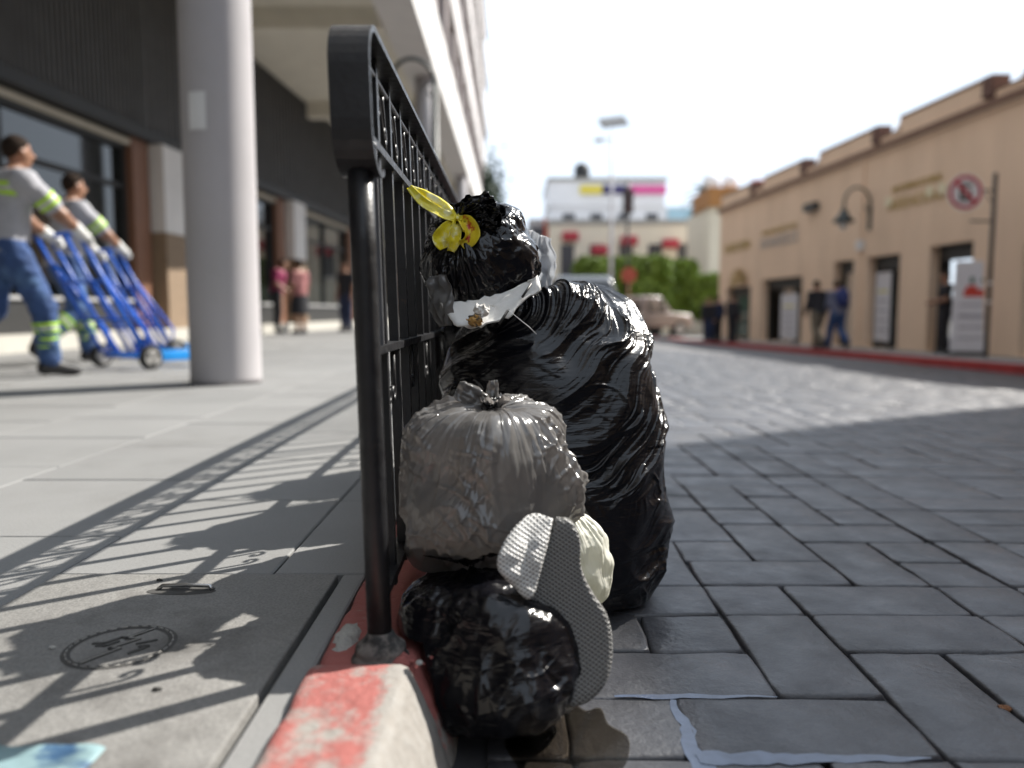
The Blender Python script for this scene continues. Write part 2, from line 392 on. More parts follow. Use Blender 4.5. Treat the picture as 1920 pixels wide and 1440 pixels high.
# ------------------------------------------------------------------ concrete inspection cover with lightning emblem
m_lid = mat('weathered cover concrete', (.20, .195, .185), .8, .16, 4, .0022, 70, speck=.16, col2=(.085, .08, .075), m_scale=3.4, m_lo=.52, m_hi=.70)
m_lidmark = mat('dark cover mark', (.06, .058, .055), .85, .2, 30)  # one dark tone for the emblem lines and the handle pocket
m_lidhi = mat('pale raised line', (.30, .29, .27), .8, .2, 30)  # thin pale lines laid over the dark emblem marks
lid = empty('inspection_cover', (-.564, .9, 0), label='worn concrete inspection cover with round lightning emblem set in the pavement', cat='cover')
MB().box((LID[0]+.006, LID[2]+.006, -.028), (LID[1]-.006, LID[3]-.007, .003), .004).build('cover_slab', m_lid, lid)
ec = (-.549, 1.069); er = .068
mb = MB(); NS = 64; prof = []
for rr, zz in ((er+.006, .0036), (er+.001, .0042), (er-.001, .0042), (er-.006, .0036)): prof.append((rr, zz))
vs = []; fs = []
for (rr, zz) in prof:
    for k in range(NS): t = 2*math.pi*k/NS; vs.append((ec[0]+rr*math.cos(t), ec[1]+rr*math.sin(t), zz))
for lv in range(3):
    for k in range(NS): fs.append((lv*NS+k, lv*NS+(k+1) % NS, (lv+1)*NS+(k+1) % NS, (lv+1)*NS+k))
emb = mb.add(vs, fs, True).build('emblem_ring', m_lidmark, lid)
mb = MB()
for k in range(30):
    t0 = 2*math.pi*k/30; pts = [(ec[0]+er*math.cos(t0+.13*q), ec[1]+er*math.sin(t0+.13*q), .0046) for q in (0, .5, 1)]; mb.tube(pts, .0011, 5)
mb.build('ring_bead', m_lidhi, emb)
def mark(pts, wd, nm='lightning_bolt', m=m_lidmark, z=.0042):
    P_ = [(ec[0]+a*er, ec[1]+b*er, z) for a, b in pts]; b_ = MB()
    for a, b in zip(P_[:-1], P_[1:]):
        d = (Vector(b)-Vector(a)).normalized(); b_.obox((Vector(a)+Vector(b))/2 - Vector((0,0,.001)), (Vector(b)-Vector(a))/2+d*wd*.4, Vector((-d.y,d.x,0))*wd, (0,0,.0016))
    return b_.build(nm, m, lid)
mark([(.30,.92),(-.05,.36),(.22,.36),(-.16,-.12),(.04,-.12),(-.42,-.86)], .0034)
mark([(.315,.88),(-.02,.39),(.25,.36),(-.13,-.10),(.07,-.12),(-.38,-.82)], .0009, 'lightning_bolt', m_lidhi, .0048)
mark([(-.62,.12),(-.40,.12),(-.18,.42),(-.10,.42)], .0026, 'emblem_mark'); mark([(-.50,.0),(-.30,.0),(-.14,.22)], .002, 'emblem_mark')
mark([(.35,-.36),(.58,-.02),(.40,-.02)], .0026, 'emblem_mark'); mark([(.28,.10),(.62,.30)], .002, 'emblem_mark')
# handle pocket: flat ellipse, the darkness of the hollow put into its colour
mb = MB(); N = 28; r0 = [( -.555+.058*math.cos(2*math.pi*k/N)*1.0, 1.288+.018*math.sin(2*math.pi*k/N), .0036) for k in range(N)]
r1 = [(-.555+.05*math.cos(2*math.pi*k/N), 1.288+.014*math.sin(2*math.pi*k/N), .0040) for k in range(N)]
mb.add(r0+r1, [(k,(k+1) % N,N+(k+1) % N,N+k) for k in range(N)]+[tuple(range(N,2*N))], True); mb.build('handle_pocket', m_lidmark, lid)
MB().tube([(-.597,1.294,.004),(-.59,1.296,.010),(-.55,1.297,.011),(-.51,1.295,.010),(-.503,1.292,.004)], .0035, 8).build('lifting_handle', mat('bare steel', (.5,.5,.5), .35, .1, 40, metal=1), lid)

# ------------------------------------------------------------------ kerb
def kerb_paint(name, edge, lo, hi):
    m = bpy.data.materials.new(name); m.use_nodes = True; t = m.node_tree; n = t.nodes; l = t.links.new; b = n['Principled BSDF']; b.inputs['Roughness'].default_value = .82
    g_ = n.new('ShaderNodeNewGeometry'); q = n.new('ShaderNodeTexNoise'); q.inputs['Scale'].default_value = 16; q.inputs['Detail'].default_value = 9; q.inputs['Roughness'].default_value = .68
    q2 = n.new('ShaderNodeTexNoise'); q2.inputs['Scale'].default_value = 60; q2.inputs['Detail'].default_value = 6
    sx = n.new('ShaderNodeSeparateXYZ'); l(g_.outputs['Position'], sx.inputs[0]); l(g_.outputs['Position'], q.inputs['Vector']); l(g_.outputs['Position'], q2.inputs['Vector'])
    mr = n.new('ShaderNodeMapRange'); mr.inputs['From Min'].default_value = edge-.03; mr.inputs['From Max'].default_value = edge+.025; mr.inputs['To Min'].default_value = 0; mr.inputs['To Max'].default_value = .42
    l(sx.outputs['X'], mr.inputs['Value']); ad = n.new('ShaderNodeMath'); ad.operation = 'ADD'; l(q.outputs['Fac'], ad.inputs[0]); l(mr.outputs['Result'], ad.inputs[1])
    r2 = n.new('ShaderNodeMapRange'); r2.inputs['From Min'].default_value = lo; r2.inputs['From Max'].default_value = hi; l(ad.outputs[0], r2.inputs['Value'])
    mxn = n.new('ShaderNodeMix'); mxn.data_type = 'RGBA'; mxn.inputs['A'].default_value = (.33, .105, .092, 1); l(r2.outputs['Result'], mxn.inputs['Factor'])
    c2 = n.new('ShaderNodeMix'); c2.data_type = 'RGBA'; c2.inputs['A'].default_value = (.22,.195,.17,1); c2.inputs['B'].default_value = (.33,.32,.30,1); l(q2.outputs['Fac'], c2.inputs['Factor']); l(c2.outputs['Result'], mxn.inputs['B'])
    l(mxn.outputs['Result'], b.inputs['Base Color']); bp = n.new('ShaderNodeBump'); bp.inputs['Distance'].default_value = .004
    l(q2.outputs['Fac'], bp.inputs['Height']); l(bp.outputs['Normal'], b.inputs['Normal']); return m
m_kred = kerb_paint('worn red kerb paint', -.138, .46, .60)
m_kred2 = kerb_paint('red kerb paint', -.08, .62, .75)
kerb = empty('kerb', (0, 0, 0)); tag(kerb, kind='structure')
def kerb_stone(y0, y1, m, top=.012, rough=.004):
    sec = [(-.262,-.2),(-.262,top-.006),(-.258,top-.001),(-.25,top),(-.142,top),(-.134,top-.003),(-.128,top-.012),(-.098,-.06),(-.078,-.135),(-.07,-.2)]
    # a finer section so that the edge can be worn
    pts = []
    for a, b in zip(sec[:-1], sec[1:]):
        k = max(1, int(math.hypot(b[0]-a[0], b[1]-a[1])/.012)); pts += [(a[0]+(b[0]-a[0])*i/k, a[1]+(b[1]-a[1])*i/k) for i in range(k)]
    pts.append(sec[-1]); n = len(pts); ny = max(4, int((y1-y0)/.015)); vs = []
    for j in range(ny+1):
        y = y0+(y1-y0)*j/ny; e = min(j, ny-j)
        for (x, z) in pts:
            d = mnoise.noise(Vector((x*30, y*30, z*30)))*.0018 + max(0, mnoise.noise(Vector((x*11, y*11+3, z*11))))*-rough
            c_ = -.010 if e == 0 else (-.003 if e == 1 else 0)
            vs.append((x + (d+c_)*.5*(1 if x > -.2 else -1), y, z + (d + c_ if z > -.1 else 0)))
    fs = [(j*n+i, j*n+i+1, (j+1)*n+i+1, (j+1)*n+i) for j in range(ny) for i in range(n-1)] + [tuple(range(n)), tuple(ny*n+i for i in range(n))[::-1]]
    return MB().add(vs, fs, True).build('kerb_stone', m, kerb)
kerb_stone(.1, 1.005, m_kred, .016, .005)
# broken bit around the foot of the railing
y = 1.10
kerb_stone(1.008, 1.95, m_kred2, .002, .006)
y = 1.955
while y < 13:
    kerb_stone(y, y+.95, m_kred2 if y < 9 else m_kred2, .006 + random.uniform(-.002, .002)); y += .955
MB().box((-.262, 13.3, -.25), (-.09, 70, .004), .008).build('kerb_stone', m_kred2, kerb)
def rubble(c, s_, seed, m, nm='broken_concrete', par=kerb):
    P_, F_ = surf_nets(lambda X,Y,Z: ell(X,Y,Z,c,s_) + .55*min(s_)*np.abs(perlin(X*32+seed, Y*32, Z*32)) + .25*min(s_)*np.abs(perlin(X*80+seed, Y*80, Z*80)), [c[i]-s_[i]*1.3 for i in range(3)], [c[i]+s_[i]*1.3 for i in range(3)], min(s_)/7)
    return np_mesh(nm, P_, F_, m, par, smooth=False)
rubble((-.150, 1.030, .000), (.020, .022, .012), 5, m_kred2)
rubble((-.238, 1.10, -.008), (.022, .06, .026), 14, m_conc)
for i in range(9):
    x = random.uniform(-.165, -.095); yy = random.uniform(1.0, 1.075); s_ = random.uniform(.0025, .006)
    rubble((x, yy, .004+random.uniform(-.001,.002)), (s_, s_*1.2, s_*.7), i*3.1, random.choice([m_conc, m_kred2]), 'concrete_chip')
# ------------------------------------------------------------------ wrought iron railing
def iron_mat():
    m = mat('chipped black iron paint', (.014, .014, .016), .42, .3, 30, .0006, 130, spec=.5, col2=(.10, .045, .02), m_scale=18, m_lo=.66, m_hi=.72, rvar=.12); return m
m_iron = iron_mat()
def lean(z): return -.180 - .026*z
rail = empty('railing', (lean(0), 1.045, 0), label='black wrought iron railing with scroll panel along the red kerb', cat='railing')
ZT = .832
def fp(y, z, dx=0): return (lean(z)+dx, y, z)
def post(y, name='post'):
    p = MB().tube([fp(y, z) for z in (-.03, .2, .4, .55, .68)], .0168, 20).build(name, m_iron, rail)
    b_ = MB()
    b_.lathe((lean(0), y, 0), [(.018,-.02),(.040,-.02),(.041,-.002),(.036,.004),(.034,.006),(.035,.010),(.034,.016),(.027,.021),(.022,.027),(.0172,.036)], 28)
    b_.build('foot_flange', mat('cracked mortar collar', (.20,.18,.165), .8, .3, 30, .002, 60, col2=(.03,.03,.03), m_scale=25, m_lo=.42, m_hi=.55), p)
    return p
post(1.045); post(3.05); post(5.05)
# end loop and top strap, one bent flat bar
path = []
for k in range(11): t = R(-60 - 120*k/10); path.append(fp(1.058+.058*math.cos(t), .708+.058*math.sin(t)))
for z in (.73, .76): path.append(fp(1.0, z))
for k in range(9): t = R(180 - 90*k/8); path.append(fp(1.058+.058*math.cos(t), .774+.058*math.sin(t)))
for y in (1.2, 1.5, 2, 3, 4, 5, 6, 7): path.append(fp(y, ZT))
MB().strap(path, (.0255, 0, 0), .008).build('end_loop_strap', m_iron, rail)
path2 = []
for k in range(9): t = R(180 - 90*k/8); path2.append(fp(1.062+.04*math.cos(t), .765+.04*math.sin(t)))
MB().tube([fp(1.03, .69), fp(1.026, .72)]+path2+[fp(y, .805) for y in (1.3, 2, 3, 5, 7)], .007, 8).build('inner_bar', m_iron, rail)
for z, wd in ((.70, .013), (.418, .013), (.085, .013)):
    MB().obox(((fp(4.02, z))), (wd, 0, 0), (0, 2.98, 0), (0, 0, .0055)).build('cross_rail', m_iron, rail)
bar = None; scroll = None; low = None; yb = 1.165; nb = 0
def spiral(cx, cz, r0, r1, a0, a1, n=16): return [(cx+(r0+(r1-r0)*k/n)*math.cos(a0+(a1-a0)*k/n), cz+(r0+(r1-r0)*k/n)*math.sin(a0+(a1-a0)*k/n)) for k in range(n+1)]
while yb < 6.95:
    loc = fp(yb, 0)
    if bar is None:
        b_ = MB(); tw = .0075
        vs = []; zz = [.06, .085, .418, .70, ZT-.004]
        for z in zz:
            for a, b in ((-tw,-tw),(tw,-tw),(tw,tw),(-tw,tw)): vs.append((lean(z)+a, yb+b, z))
        b_.add(vs, [(i*4+k, i*4+(k+1) % 4, i*4+4+(k+1) % 4, i*4+4+k) for i in range(4) for k in range(4)] + [(3,2,1,0), (16,17,18,19)])
        bar = b_.build('baluster', m_iron, rail)
        b_ = MB(); hw = .05; yc = yb+.06
        s1 = spiral(-.026, .770, .004, .017, R(420), R(60)); s2 = [(-a, b) for a, b in spiral(-.026, .742, .004, .015, R(-420), R(-60))][::-1]
        c1 = s1 + [(-.004, .768), (.004, .752)] + s2
        for sg, dz in ((1, 0), ):
            b_.tube([(lean(z), yc+a, z) for a, z in c1], .0046, 6)
        b_.tube([(lean(z), yc+a, z) for a, z in [(.03,.704),(.036,.73),(.03,.765),(.02,.79),(.026,.806)]], .0042, 6)
        b_.tube([(lean(z), yc+a, z) for a, z in [(-.03,.80),(-.04,.775),(-.04,.73),(-.032,.704)]], .0034, 6)
        scroll = b_.build('scroll', m_iron, rail)
        b_ = MB(); c2 = spiral(-.018, .335, .004, .016, R(-380), R(-20)) + [(.0, .37), (.018, .412)]
        b_.tube([(lean(z), yc+a, z) for a, z in [(-.034, .412), (-.036,.36)] + spiral(-.02, .345, .016, .004, R(180), R(500))], .004, 6)
        b_.tube([(lean(z), yc-a, z) for a, z in [(-.034, .412), (-.036,.36)] + spiral(-.02, .345, .016, .004, R(180), R(500))], .004, 6)
        low = b_.build('hanging_scroll', m_iron, rail)
    else:
        d = (0, yb-1.165, 0)
        if abs(yb-3.05) > .05 and abs(yb-5.05) > .05:
            c = link_copy(bar, rail); c.location = d
        c = link_copy(scroll, rail); c.location = d
        if nb % 2 == 0: c = link_copy(low, rail); c.location = d
    yb += .12; nb += 1
MB().obox(fp(1.108, .56), (.012,0,0), (0,.002,0), (-.0034,0,.139)).build('flat_bar', mat('even grey iron', (.16,.16,.17), .45, .2, 12), rail)  # flat bar in one even grey, paler than the other bars
# white plastic scrap knotted on the loop
P_, F_ = surf_nets(lambda X,Y,Z: smins([ell(X,Y,Z,(-.197,1.022,.704),(.014,.02,.016)), cone(X,Y,Z,(-.192,1.02,.70),(-.184,1.07,.692),.007,.003)], .01) + .006*perlin(X*90,Y*90,Z*90), (-.23,.98,.67), (-.16,1.09,.74), .0025)
kn = np_mesh('plastic_scrap', P_, F_, mat('white film', (.8,.8,.8), .4, .05), None); tag(kn, 'scrap of white plastic knotted where the end loop meets the railing post', 'litter')
# ------------------------------------------------------------------ rubbish bags: film surfaces with pleats, creases and lumps modelled in
def grid_faces(Nv, Nu):
    i, j = np.meshgrid(np.arange(Nv-1), np.arange(Nu), indexing='ij'); a = i*Nu+j; b = i*Nu+(j+1) % Nu
    return np.stack([a, b, b+Nu, a+Nu], -1).reshape(-1, 4)
def grid_normals(P):
    du = np.roll(P, -1, 1)-np.roll(P, 1, 1); dv = np.gradient(P, axis=0); n_ = np.cross(du, dv); return n_/(np.linalg.norm(n_, axis=-1, keepdims=True)+1e-9)
def ridge(n_, k=2.6, p=1.0): return np.clip(1-np.abs(n_)*k, -.35, 1)**1 if p == 1 else np.clip(1-np.abs(n_)*k, 0, 1)**p
def pw(x, pts): a = np.array(pts); return np.interp(x, a[:,0], a[:,1])
def spline(t, pts):
    """smooth interpolation through (t, value...) rows"""
    a = np.array(pts, float); x = a[:,0]; y = a[:,1:]; m_ = np.gradient(y, x, axis=0); i = np.clip(np.searchsorted(x, t)-1, 0, len(x)-2); h = (x[i+1]-x[i])[:, None]; s_ = ((t-x[i])[:, None])/h
    return (2*s_**3-3*s_**2+1)*y[i]+(s_**3-2*s_**2+s_)*h*m_[i]+(-2*s_**3+3*s_**2)*y[i+1]+(s_**3-s_**2)*h*m_[i+1]
def film_mat(name, col, rough, bump, spec=.5, stretch=(1,1,1), bs=38, rot=(0,0,0), transl=0.0, transp=0.0, tcol=None):
    m = bpy.data.materials.new(name); m.use_nodes = True; t = m.node_tree; n = t.nodes; l = t.links.new; b = n['Principled BSDF']
    b.inputs['Base Color'].default_value = (*col, 1); b.inputs['Roughness'].default_value = rough; b.inputs['Specular IOR Level'].default_value = spec
    g_ = n.new('ShaderNodeNewGeometry'); mpn = n.new('ShaderNodeMapping'); mpn.inputs['Scale'].default_value = stretch; mpn.inputs['Rotation'].default_value = rot; l(g_.outputs['Position'], mpn.inputs['Vector'])
    q = n.new('ShaderNodeTexNoise'); q.inputs['Scale'].default_value = bs; q.inputs['Detail'].default_value = 3.0; q.inputs['Distortion'].default_value = .5; l(mpn.outputs['Vector'], q.inputs['Vector'])
    bp = n.new('ShaderNodeBump'); bp.inputs['Distance'].default_value = bump; bp.inputs['Strength'].default_value = 1.0; l(q.outputs['Fac'], bp.inputs['Height']); l(bp.outputs['Normal'], b.inputs['Normal'])
    out = n['Material Output']; sh = b.outputs[0]
    if transl:
        tr = n.new('ShaderNodeBsdfTranslucent'); tr.inputs['Color'].default_value = (*(tcol or col), 1); mxs = n.new('ShaderNodeMixShader'); mxs.inputs[0].default_value = transl; l(sh, mxs.inputs[1]); l(tr.outputs[0], mxs.inputs[2]); sh = mxs.outputs[0]
    if transp:
        tr = n.new('ShaderNodeBsdfTransparent'); tr.inputs['Color'].default_value = (*(tcol or (1,1,1)), 1); mxs = n.new('ShaderNodeMixShader'); mxs.inputs[0].default_value = transp; l(sh, mxs.inputs[1]); l(tr.outputs[0], mxs.inputs[2]); sh = mxs.outputs[0]
    l(sh, out.inputs['Surface']); return m
m_black = film_mat('black bin liner film', (.005, .005, .007), .21, .0018, .42, (.35, .6, 2.4), 60, rot=(0, R(26), 0))
m_black2 = film_mat('thin black film', (.005, .005, .007), .20, .0010, .45, (1, 1, 1), 60)
m_grey = film_mat('grey translucent film', (.20, .195, .19), .17, .0010, 1.0, (1, 1, .7), 46, transl=.30, transp=.16, tcol=(.48, .45, .43))
m_cream = film_mat('cream plastic film', (.86, .85, .76), .38, .0006, .5, (1,1,1), 40, transl=.35, tcol=(.85, .84, .70))

# --- 1. tall black bag, its mouth left open
Nu, Nv = 640, 500
def thin(n_, k=5.0, p=1.2): return np.clip(1-np.abs(n_)*k, 0, 1)**p
C = np.array((.085, 1.62, -.13)); tt = np.linspace(0, 1, Nv); _u = np.linspace(0, 1, Nu, endpoint=False); th = np.interp(_u, [0,.06,.90,1], [-np.pi,R(-170),R(35),np.pi])
#            t    radius  z     dx    dy
S_ = spline(tt, [(0, .01, .004, .04, 0), (.10, .13, .002, .035, 0), (.17, .190, .012, .02, 0), (.23, .212, .05, .015, 0), (.33, .224, .14, .012, 0), (.45, .228, .25, .008, 0), (.58, .224, .36, .002, 0), (.70, .214, .47, -.006, .01), (.79, .188, .555, -.004, .02), (.86, .150, .625, -.006, .03), (.91, .118, .655, -.02, .03), (.95, .098, .640, -.035, .02), (1, .092, .585, -.045, .01)])
T_, TH = np.meshgrid(tt, th, indexing='ij'); r_, z_, dx_, dy_ = (S_[:, i][:, None]*np.ones((1, Nu)) for i in range(4))
# front left of the mouth is pulled down and open, the right shoulder stands up
op = np.exp(-((np.abs(np.angle(np.exp(1j*(TH-R(-128)))))/R(66))**2)); up_ = pw(T_, [(0,0),(.55,0),(.80,.7),(1,1)])
z_ = z_ - op*up_*.045; r_ = r_ + op*up_*.045
P = np.stack([C[0]+dx_+r_*np.cos(TH)*.97, C[1]+dy_+r_*np.sin(TH)*.88, C[2]+z_], -1)
lum = perlin(P[...,0]*7, P[...,1]*7, P[...,2]*6+3)*.024 + perlin(P[...,0]*15+4, P[...,1]*15, P[...,2]*13)*.005
n_ = grid_normals(P); a_ = (TH+np.pi/2)*.23; b_ = P[...,2]
seam = np.clip((np.pi-np.abs(TH))/.3, 0, 1)
slope = pw(b_, [(-.13,-.30),(.0,-.10),(.12,.30),(.35,.52),(.55,.62)])
wv = perlin(P[...,0]*9+2, P[...,1]*9, P[...,2]*9)*.030
psi = b_ - slope*(a_+.22) + wv
m1 = np.clip(perlin(P[...,0]*8+7, P[...,1]*8, P[...,2]*7)*1.6+.6, .25, 1)*pw(a_, [(-.5,.25),(-.2,.45),(.05,.65),(.25,1.0),(.6,1)])
f1 = perlin(psi/.050, a_/.30, 1.5+0*a_); f2 = perlin(psi/.024+5, a_/.26, 4.5+0*a_); f3 = perlin(psi/.0115+9, a_/.15, 8.5+0*a_)
f4 = perlin(psi/.017+21, a_/.20, 2.5+0*a_); f5 = perlin((psi+.5*a_)/.030+31, a_/.10, 6.5+0*a_)
f6 = perlin((psi-.35*a_)/.013+41, a_/.12, 3.5+0*a_)
fold = ridge(f1, 2.4)*.0062 + ridge(f2, 2.3)*.0024*m1 + thin(f2, 5)*.0062*m1 + thin(f4, 5)*.0048*m1 + thin(f3, 4.5)*.0028*m1 + thin(f6, 5)*.0018*m1*(m1 > .55) + thin(f5, 5)*.0030*np.clip(perlin(P[...,0]*11, P[...,1]*11+4, P[...,2]*11)*2+.3, 0, 1)
cr = ridge(perlin(P[...,0]*11+3, P[...,1]*11, P[...,2]*11), 3)*.0018
h = lum + (fold+cr)*seam*pw(T_, [(0,.1),(.15,.35),(.25,1),(.95,1),(1,.3)])
P = P + n_*h[..., None]
P[...,2] = np.maximum(P[...,2], -.1265+.0015*np.random.RandomState(1).rand(*P.shape[:2])); P[...,0] = np.maximum(P[...,0], -.162+.003*perlin(P[...,1]*30, P[...,2]*30, 0*T_))
big_bag = empty('trash_bag', (float(C[0]), float(C[1]), -.13), label='tall bulging black bin bag, the largest of the heap, standing in the road', cat='trash bag')
np_mesh('bag_film', P.reshape(-1, 3), grid_faces(Nv, Nu), m_black, big_bag)

def tied(c, axis, r, prof, seed, Nu=340, Nv=260, sx=1.0, sy=1.0, wall=None, ground=None, pleat=1.0, crum=1.0, lumps=1.0, npl=5.5, frill=1.0, roll=0.0, fine=1.0, sharp=1.0, rays=0.0):
    """knotted bag: prof rows (t, radius/r, height/r, pleat strength); +Z turned along axis"""
    tt = np.linspace(0, 1, Nv); th = np.linspace(0, 2*np.pi, Nu, endpoint=False)
    S_ = spline(tt, [(p[0], p[1], p[2]) for p in prof]); pl = pw(tt, [(p[0], p[3]) for p in prof])[:, None]
    T_, TH = np.meshgrid(tt, th, indexing='ij'); rr = S_[:, 0][:, None]*r*np.ones((1, Nu)); zz = S_[:, 1][:, None]*r*np.ones((1, Nu))
    mean = perlin(np.cos(TH)*2+seed, np.sin(TH)*2, T_*3)*.5
    cth, sth = np.cos(TH+mean*.25), np.sin(TH+mean*.25)
    g1 = perlin(cth*npl+seed, sth*npl, T_*2.0); g2 = perlin(cth*npl*2.1+seed+3, sth*npl*2.1, T_*3.2); g3 = perlin(cth*npl*4.3+seed+8, sth*npl*4.3, T_*6)
    pg = np.clip(perlin(np.cos(TH)*1.4+seed+30, np.sin(TH)*1.4, T_*1.5)*1.8+.75, .15, 1.3)
    ple = (ridge(g1, 2.4)*.62 + ridge(g2, 2.4)*.28 + ridge(g3, 2.4)*.07)*pg
    rr = rr*(1 + pleat*pl*(ple-.25))
    zz = zz + r*pl*pleat*.18*g1*(tt[:, None] > .5)
    P = np.stack([rr*np.cos(TH)*sx, rr*np.sin(TH)*sy, zz], -1); n_ = grid_normals(P); q = P/r
    body = pw(T_, [(0,0),(.08,.6),(.2,1),(.6,1),(.8,.35),(.9,.15),(1,.0)])
    h = r*(lumps*perlin(q[...,0]*1.5+seed, q[...,1]*1.5, q[...,2]*1.5)*.16 + crum*ridge(perlin(q[...,0]*2.2+seed+5, q[...,1]*2.2, q[...,2]*1.6), 2.6)*.050
           + fine*crum*ridge(perlin(q[...,0]*4.6+seed+9, q[...,1]*4.6, q[...,2]*3.2), 2.6)*.022 + fine*crum*ridge(perlin(q[...,0]*9+seed+9, q[...,1]*9, q[...,2]*7), 2.6)*.008)*body
    s1 = perlin(q[...,0]*3.4+q[...,2]*1.6+seed, q[...,1]*3.4, q[...,2]*.9-q[...,0]*.5); s2 = perlin(q[...,0]*5.5-q[...,2]*2.8+seed+4, q[...,1]*5.5+q[...,2]*1.2, q[...,2]*1.6); s3 = perlin(q[...,0]*1.8+seed, q[...,1]*1.8, q[...,2]*5.0+q[...,0]*2)
    gate = np.clip(perlin(q[...,0]*1.6+seed+2, q[...,1]*1.6, q[...,2]*1.6)*2.2+.45, 0, 1)
    ray = thin(perlin(cth*7+seed, sth*7, T_*1.1+seed), 4.5)*.055 + thin(perlin(cth*13+seed+6, sth*13, T_*2.2), 4.5)*.030
    h = h + r*rays*ray*pw(T_, [(0,0),(.3,0),(.45,.35),(.6,.9),(.78,1),(.83,.2),(1,0)])*np.clip(gate+.25, 0, 1)
    h = h + r*sharp*body*gate*(thin(s1, 5)*.030 + thin(s2, 5)*.018 + thin(s3, 6)*.020)
    P = P + n_*h[..., None]
    a = Vector(axis).normalized(); Rm = np.array((a.to_track_quat('Z', 'Y').to_matrix() @ Matrix.Rotation(roll, 3, 'Z')))
    W = P@Rm.T + np.array(c)
    if wall is not None: W[...,0] = np.maximum(W[...,0], wall+.004*perlin(W[...,1]*25, W[...,2]*25, 0*T_))
    if ground is not None: W[...,2] = np.maximum(W[...,2], ground+.002*perlin(W[...,0]*40, W[...,1]*40, 0*T_))
    return W, grid_faces(Nv, Nu)
def ear(name, base, tip, wd, side, m, parent, seed, n=(26, 14), curl=.25):
    """a crumpled flap of film from base to tip"""
    b_, t_, s_ = Vector(base), Vector(tip), Vector(side).normalized(); ax = t_-b_; nn = ax.normalized().cross(s_).normalized(); L_ = ax.length; vs = []
    for i in range(n[0]):
        u = i/(n[0]-1); ww = wd*(math.sin(math.pi*min(1, u*.80+.06))**.45)*(1+.25*mnoise.noise(Vector((u*6, seed, 3))))
        for j in range(n[1]):
            v = j/(n[1]-1)*2-1; k = mnoise.noise(Vector((u*4+seed, v*2.2, seed)))*.6 + mnoise.noise(Vector((u*1.5, v*5+seed, 2)))*.45
            vs.append(b_ + ax*u + s_*(v*ww) + nn*(ww*(k + curl*(v*v)*1.2) + L_*curl*.6*u*u))
    fs = [(i*n[1]+j, i*n[1]+j+1, (i+1)*n[1]+j+1, (i+1)*n[1]+j) for i in range(n[0]-1) for j in range(n[1]-1)]
    ob = MB().add(vs, fs, True).build(name, m, parent, fix=False)
    sd = ob.modifiers.new('film', 'SOLIDIFY'); sd.thickness = .0006
    return ob
def lump(name, c, s_, seed, m, parent, amp=.45, fr=1.8):
    P_, F_ = surf_nets(lambda X,Y,Z: ell(X,Y,Z,c,s_) + amp*min(s_)*perlin((X-c[0])/min(s_)*fr+seed, (Y-c[1])/min(s_)*fr, (Z-c[2])/min(s_)*fr) + .25*min(s_)*np.abs(perlin((X-c[0])/min(s_)*fr*2.4+seed, (Y-c[1])/min(s_)*fr*2.4, (Z-c[2])/min(s_)*fr*2.4)), [c[i]-s_[i]*1.5 for i in range(3)], [c[i]+s_[i]*1.5 for i in range(3)], min(s_)/7)
    return np_mesh(name, P_, F_, m, parent)

# --- 2. small black bag, knotted with yellow tape
c2 = (-.058, 1.52, .566); ax2 = Vector((-.25, -.55, .50)).normalized()
pr2 = [(0,.02,-.86,0),(.12,.45,-.84,.01),(.22,.80,-.66,.02),(.36,1.02,-.18,.04),(.50,1.0,.28,.08),(.62,.80,.66,.14),(.72,.50,.86,.26),(.79,.20,.93,.42),(.82,.13,.97,.5),(.87,.16,1.0,.5),(.93,.20,1.06,.6),(1,.24,1.10,.6)]
W2, F2 = tied(c2, ax2, .106, pr2, 21.3, wall=-.176, pleat=1.0, crum=.7, npl=3.6, fine=.5, sharp=.9)
top_bag = empty('trash_bag', (c2[0], c2[1], .47), label='small black bin bag knotted with yellow tape on top of the heap', cat='trash bag')
np_mesh('bag_film', W2.reshape(-1,3), F2, m_black2, top_bag)
NK2 = W2[215].mean(0)
for i, (dx, dz, dy, L_, wd) in enumerate([(.9,.35,-.15,.070,.024),(.85,.55,.0,.065,.024),(.5,.7,.05,.044,.020),(1,.15,-.2,.074,.024),(1,-.15,-.2,.068,.022),(-.1,.7,.1,.03,.016),(.7,.45,-.35,.050,.020),(1.0,.3,.1,.078,.022)]):
    d = Vector((dx, dy, dz)).normalized(); b_ = Vector([float(v) for v in NK2])+d*.004
    ear('gathered_end', b_, b_+d*L_, wd, d.cross(Vector((.2, 1, .1*i))).normalized(), m_black2, top_bag, i*3.3+1, (30, 26), .35)
# --- 3. grey translucent bag with brownish contents
c3 = (-.040, 1.258, .190)
pr3 = [(0,.02,-.94,0),(.10,.42,-.93,.0),(.20,.78,-.76,.01),(.34,1.0,-.25,.0),(.48,1.03,.15,.008),(.60,.90,.56,.02),(.69,.68,.82,.07),(.77,.40,.94,.16),(.82,.17,.92,.36),(.86,.09,.92,.5),(.90,.12,.98,.5),(1,.16,1.04,.5)]
W3, F3 = tied(c3, (.06, -.16, 1), .144, pr3, 4.7, wall=-.172, ground=.052, sy=.93, pleat=1.1, crum=.5, npl=3.0, fine=.4, lumps=1.2, sharp=1.6, rays=.8)
grey_bag = empty('trash_bag', (c3[0], c3[1], .04), label='round grey translucent bin bag tied in a knot, in front of the tall black bag', cat='trash bag')
np_mesh('bag_film', W3.reshape(-1,3), F3, m_grey, grey_bag)
m_cont = mat('brown kitchen waste', (.075, .040, .028), .7, .5, 14, col2=(.16, .11, .07), m_scale=14, m_lo=.55, m_hi=.65)
lump('contents', (-.045, 1.262, .145), (.108, .092, .080), 3, m_cont, grey_bag, .25, 1.4)
kx = (float(W3[224,:,0].mean()), float(W3[224,:,1].mean()), float(W3[224,:,2].mean()))
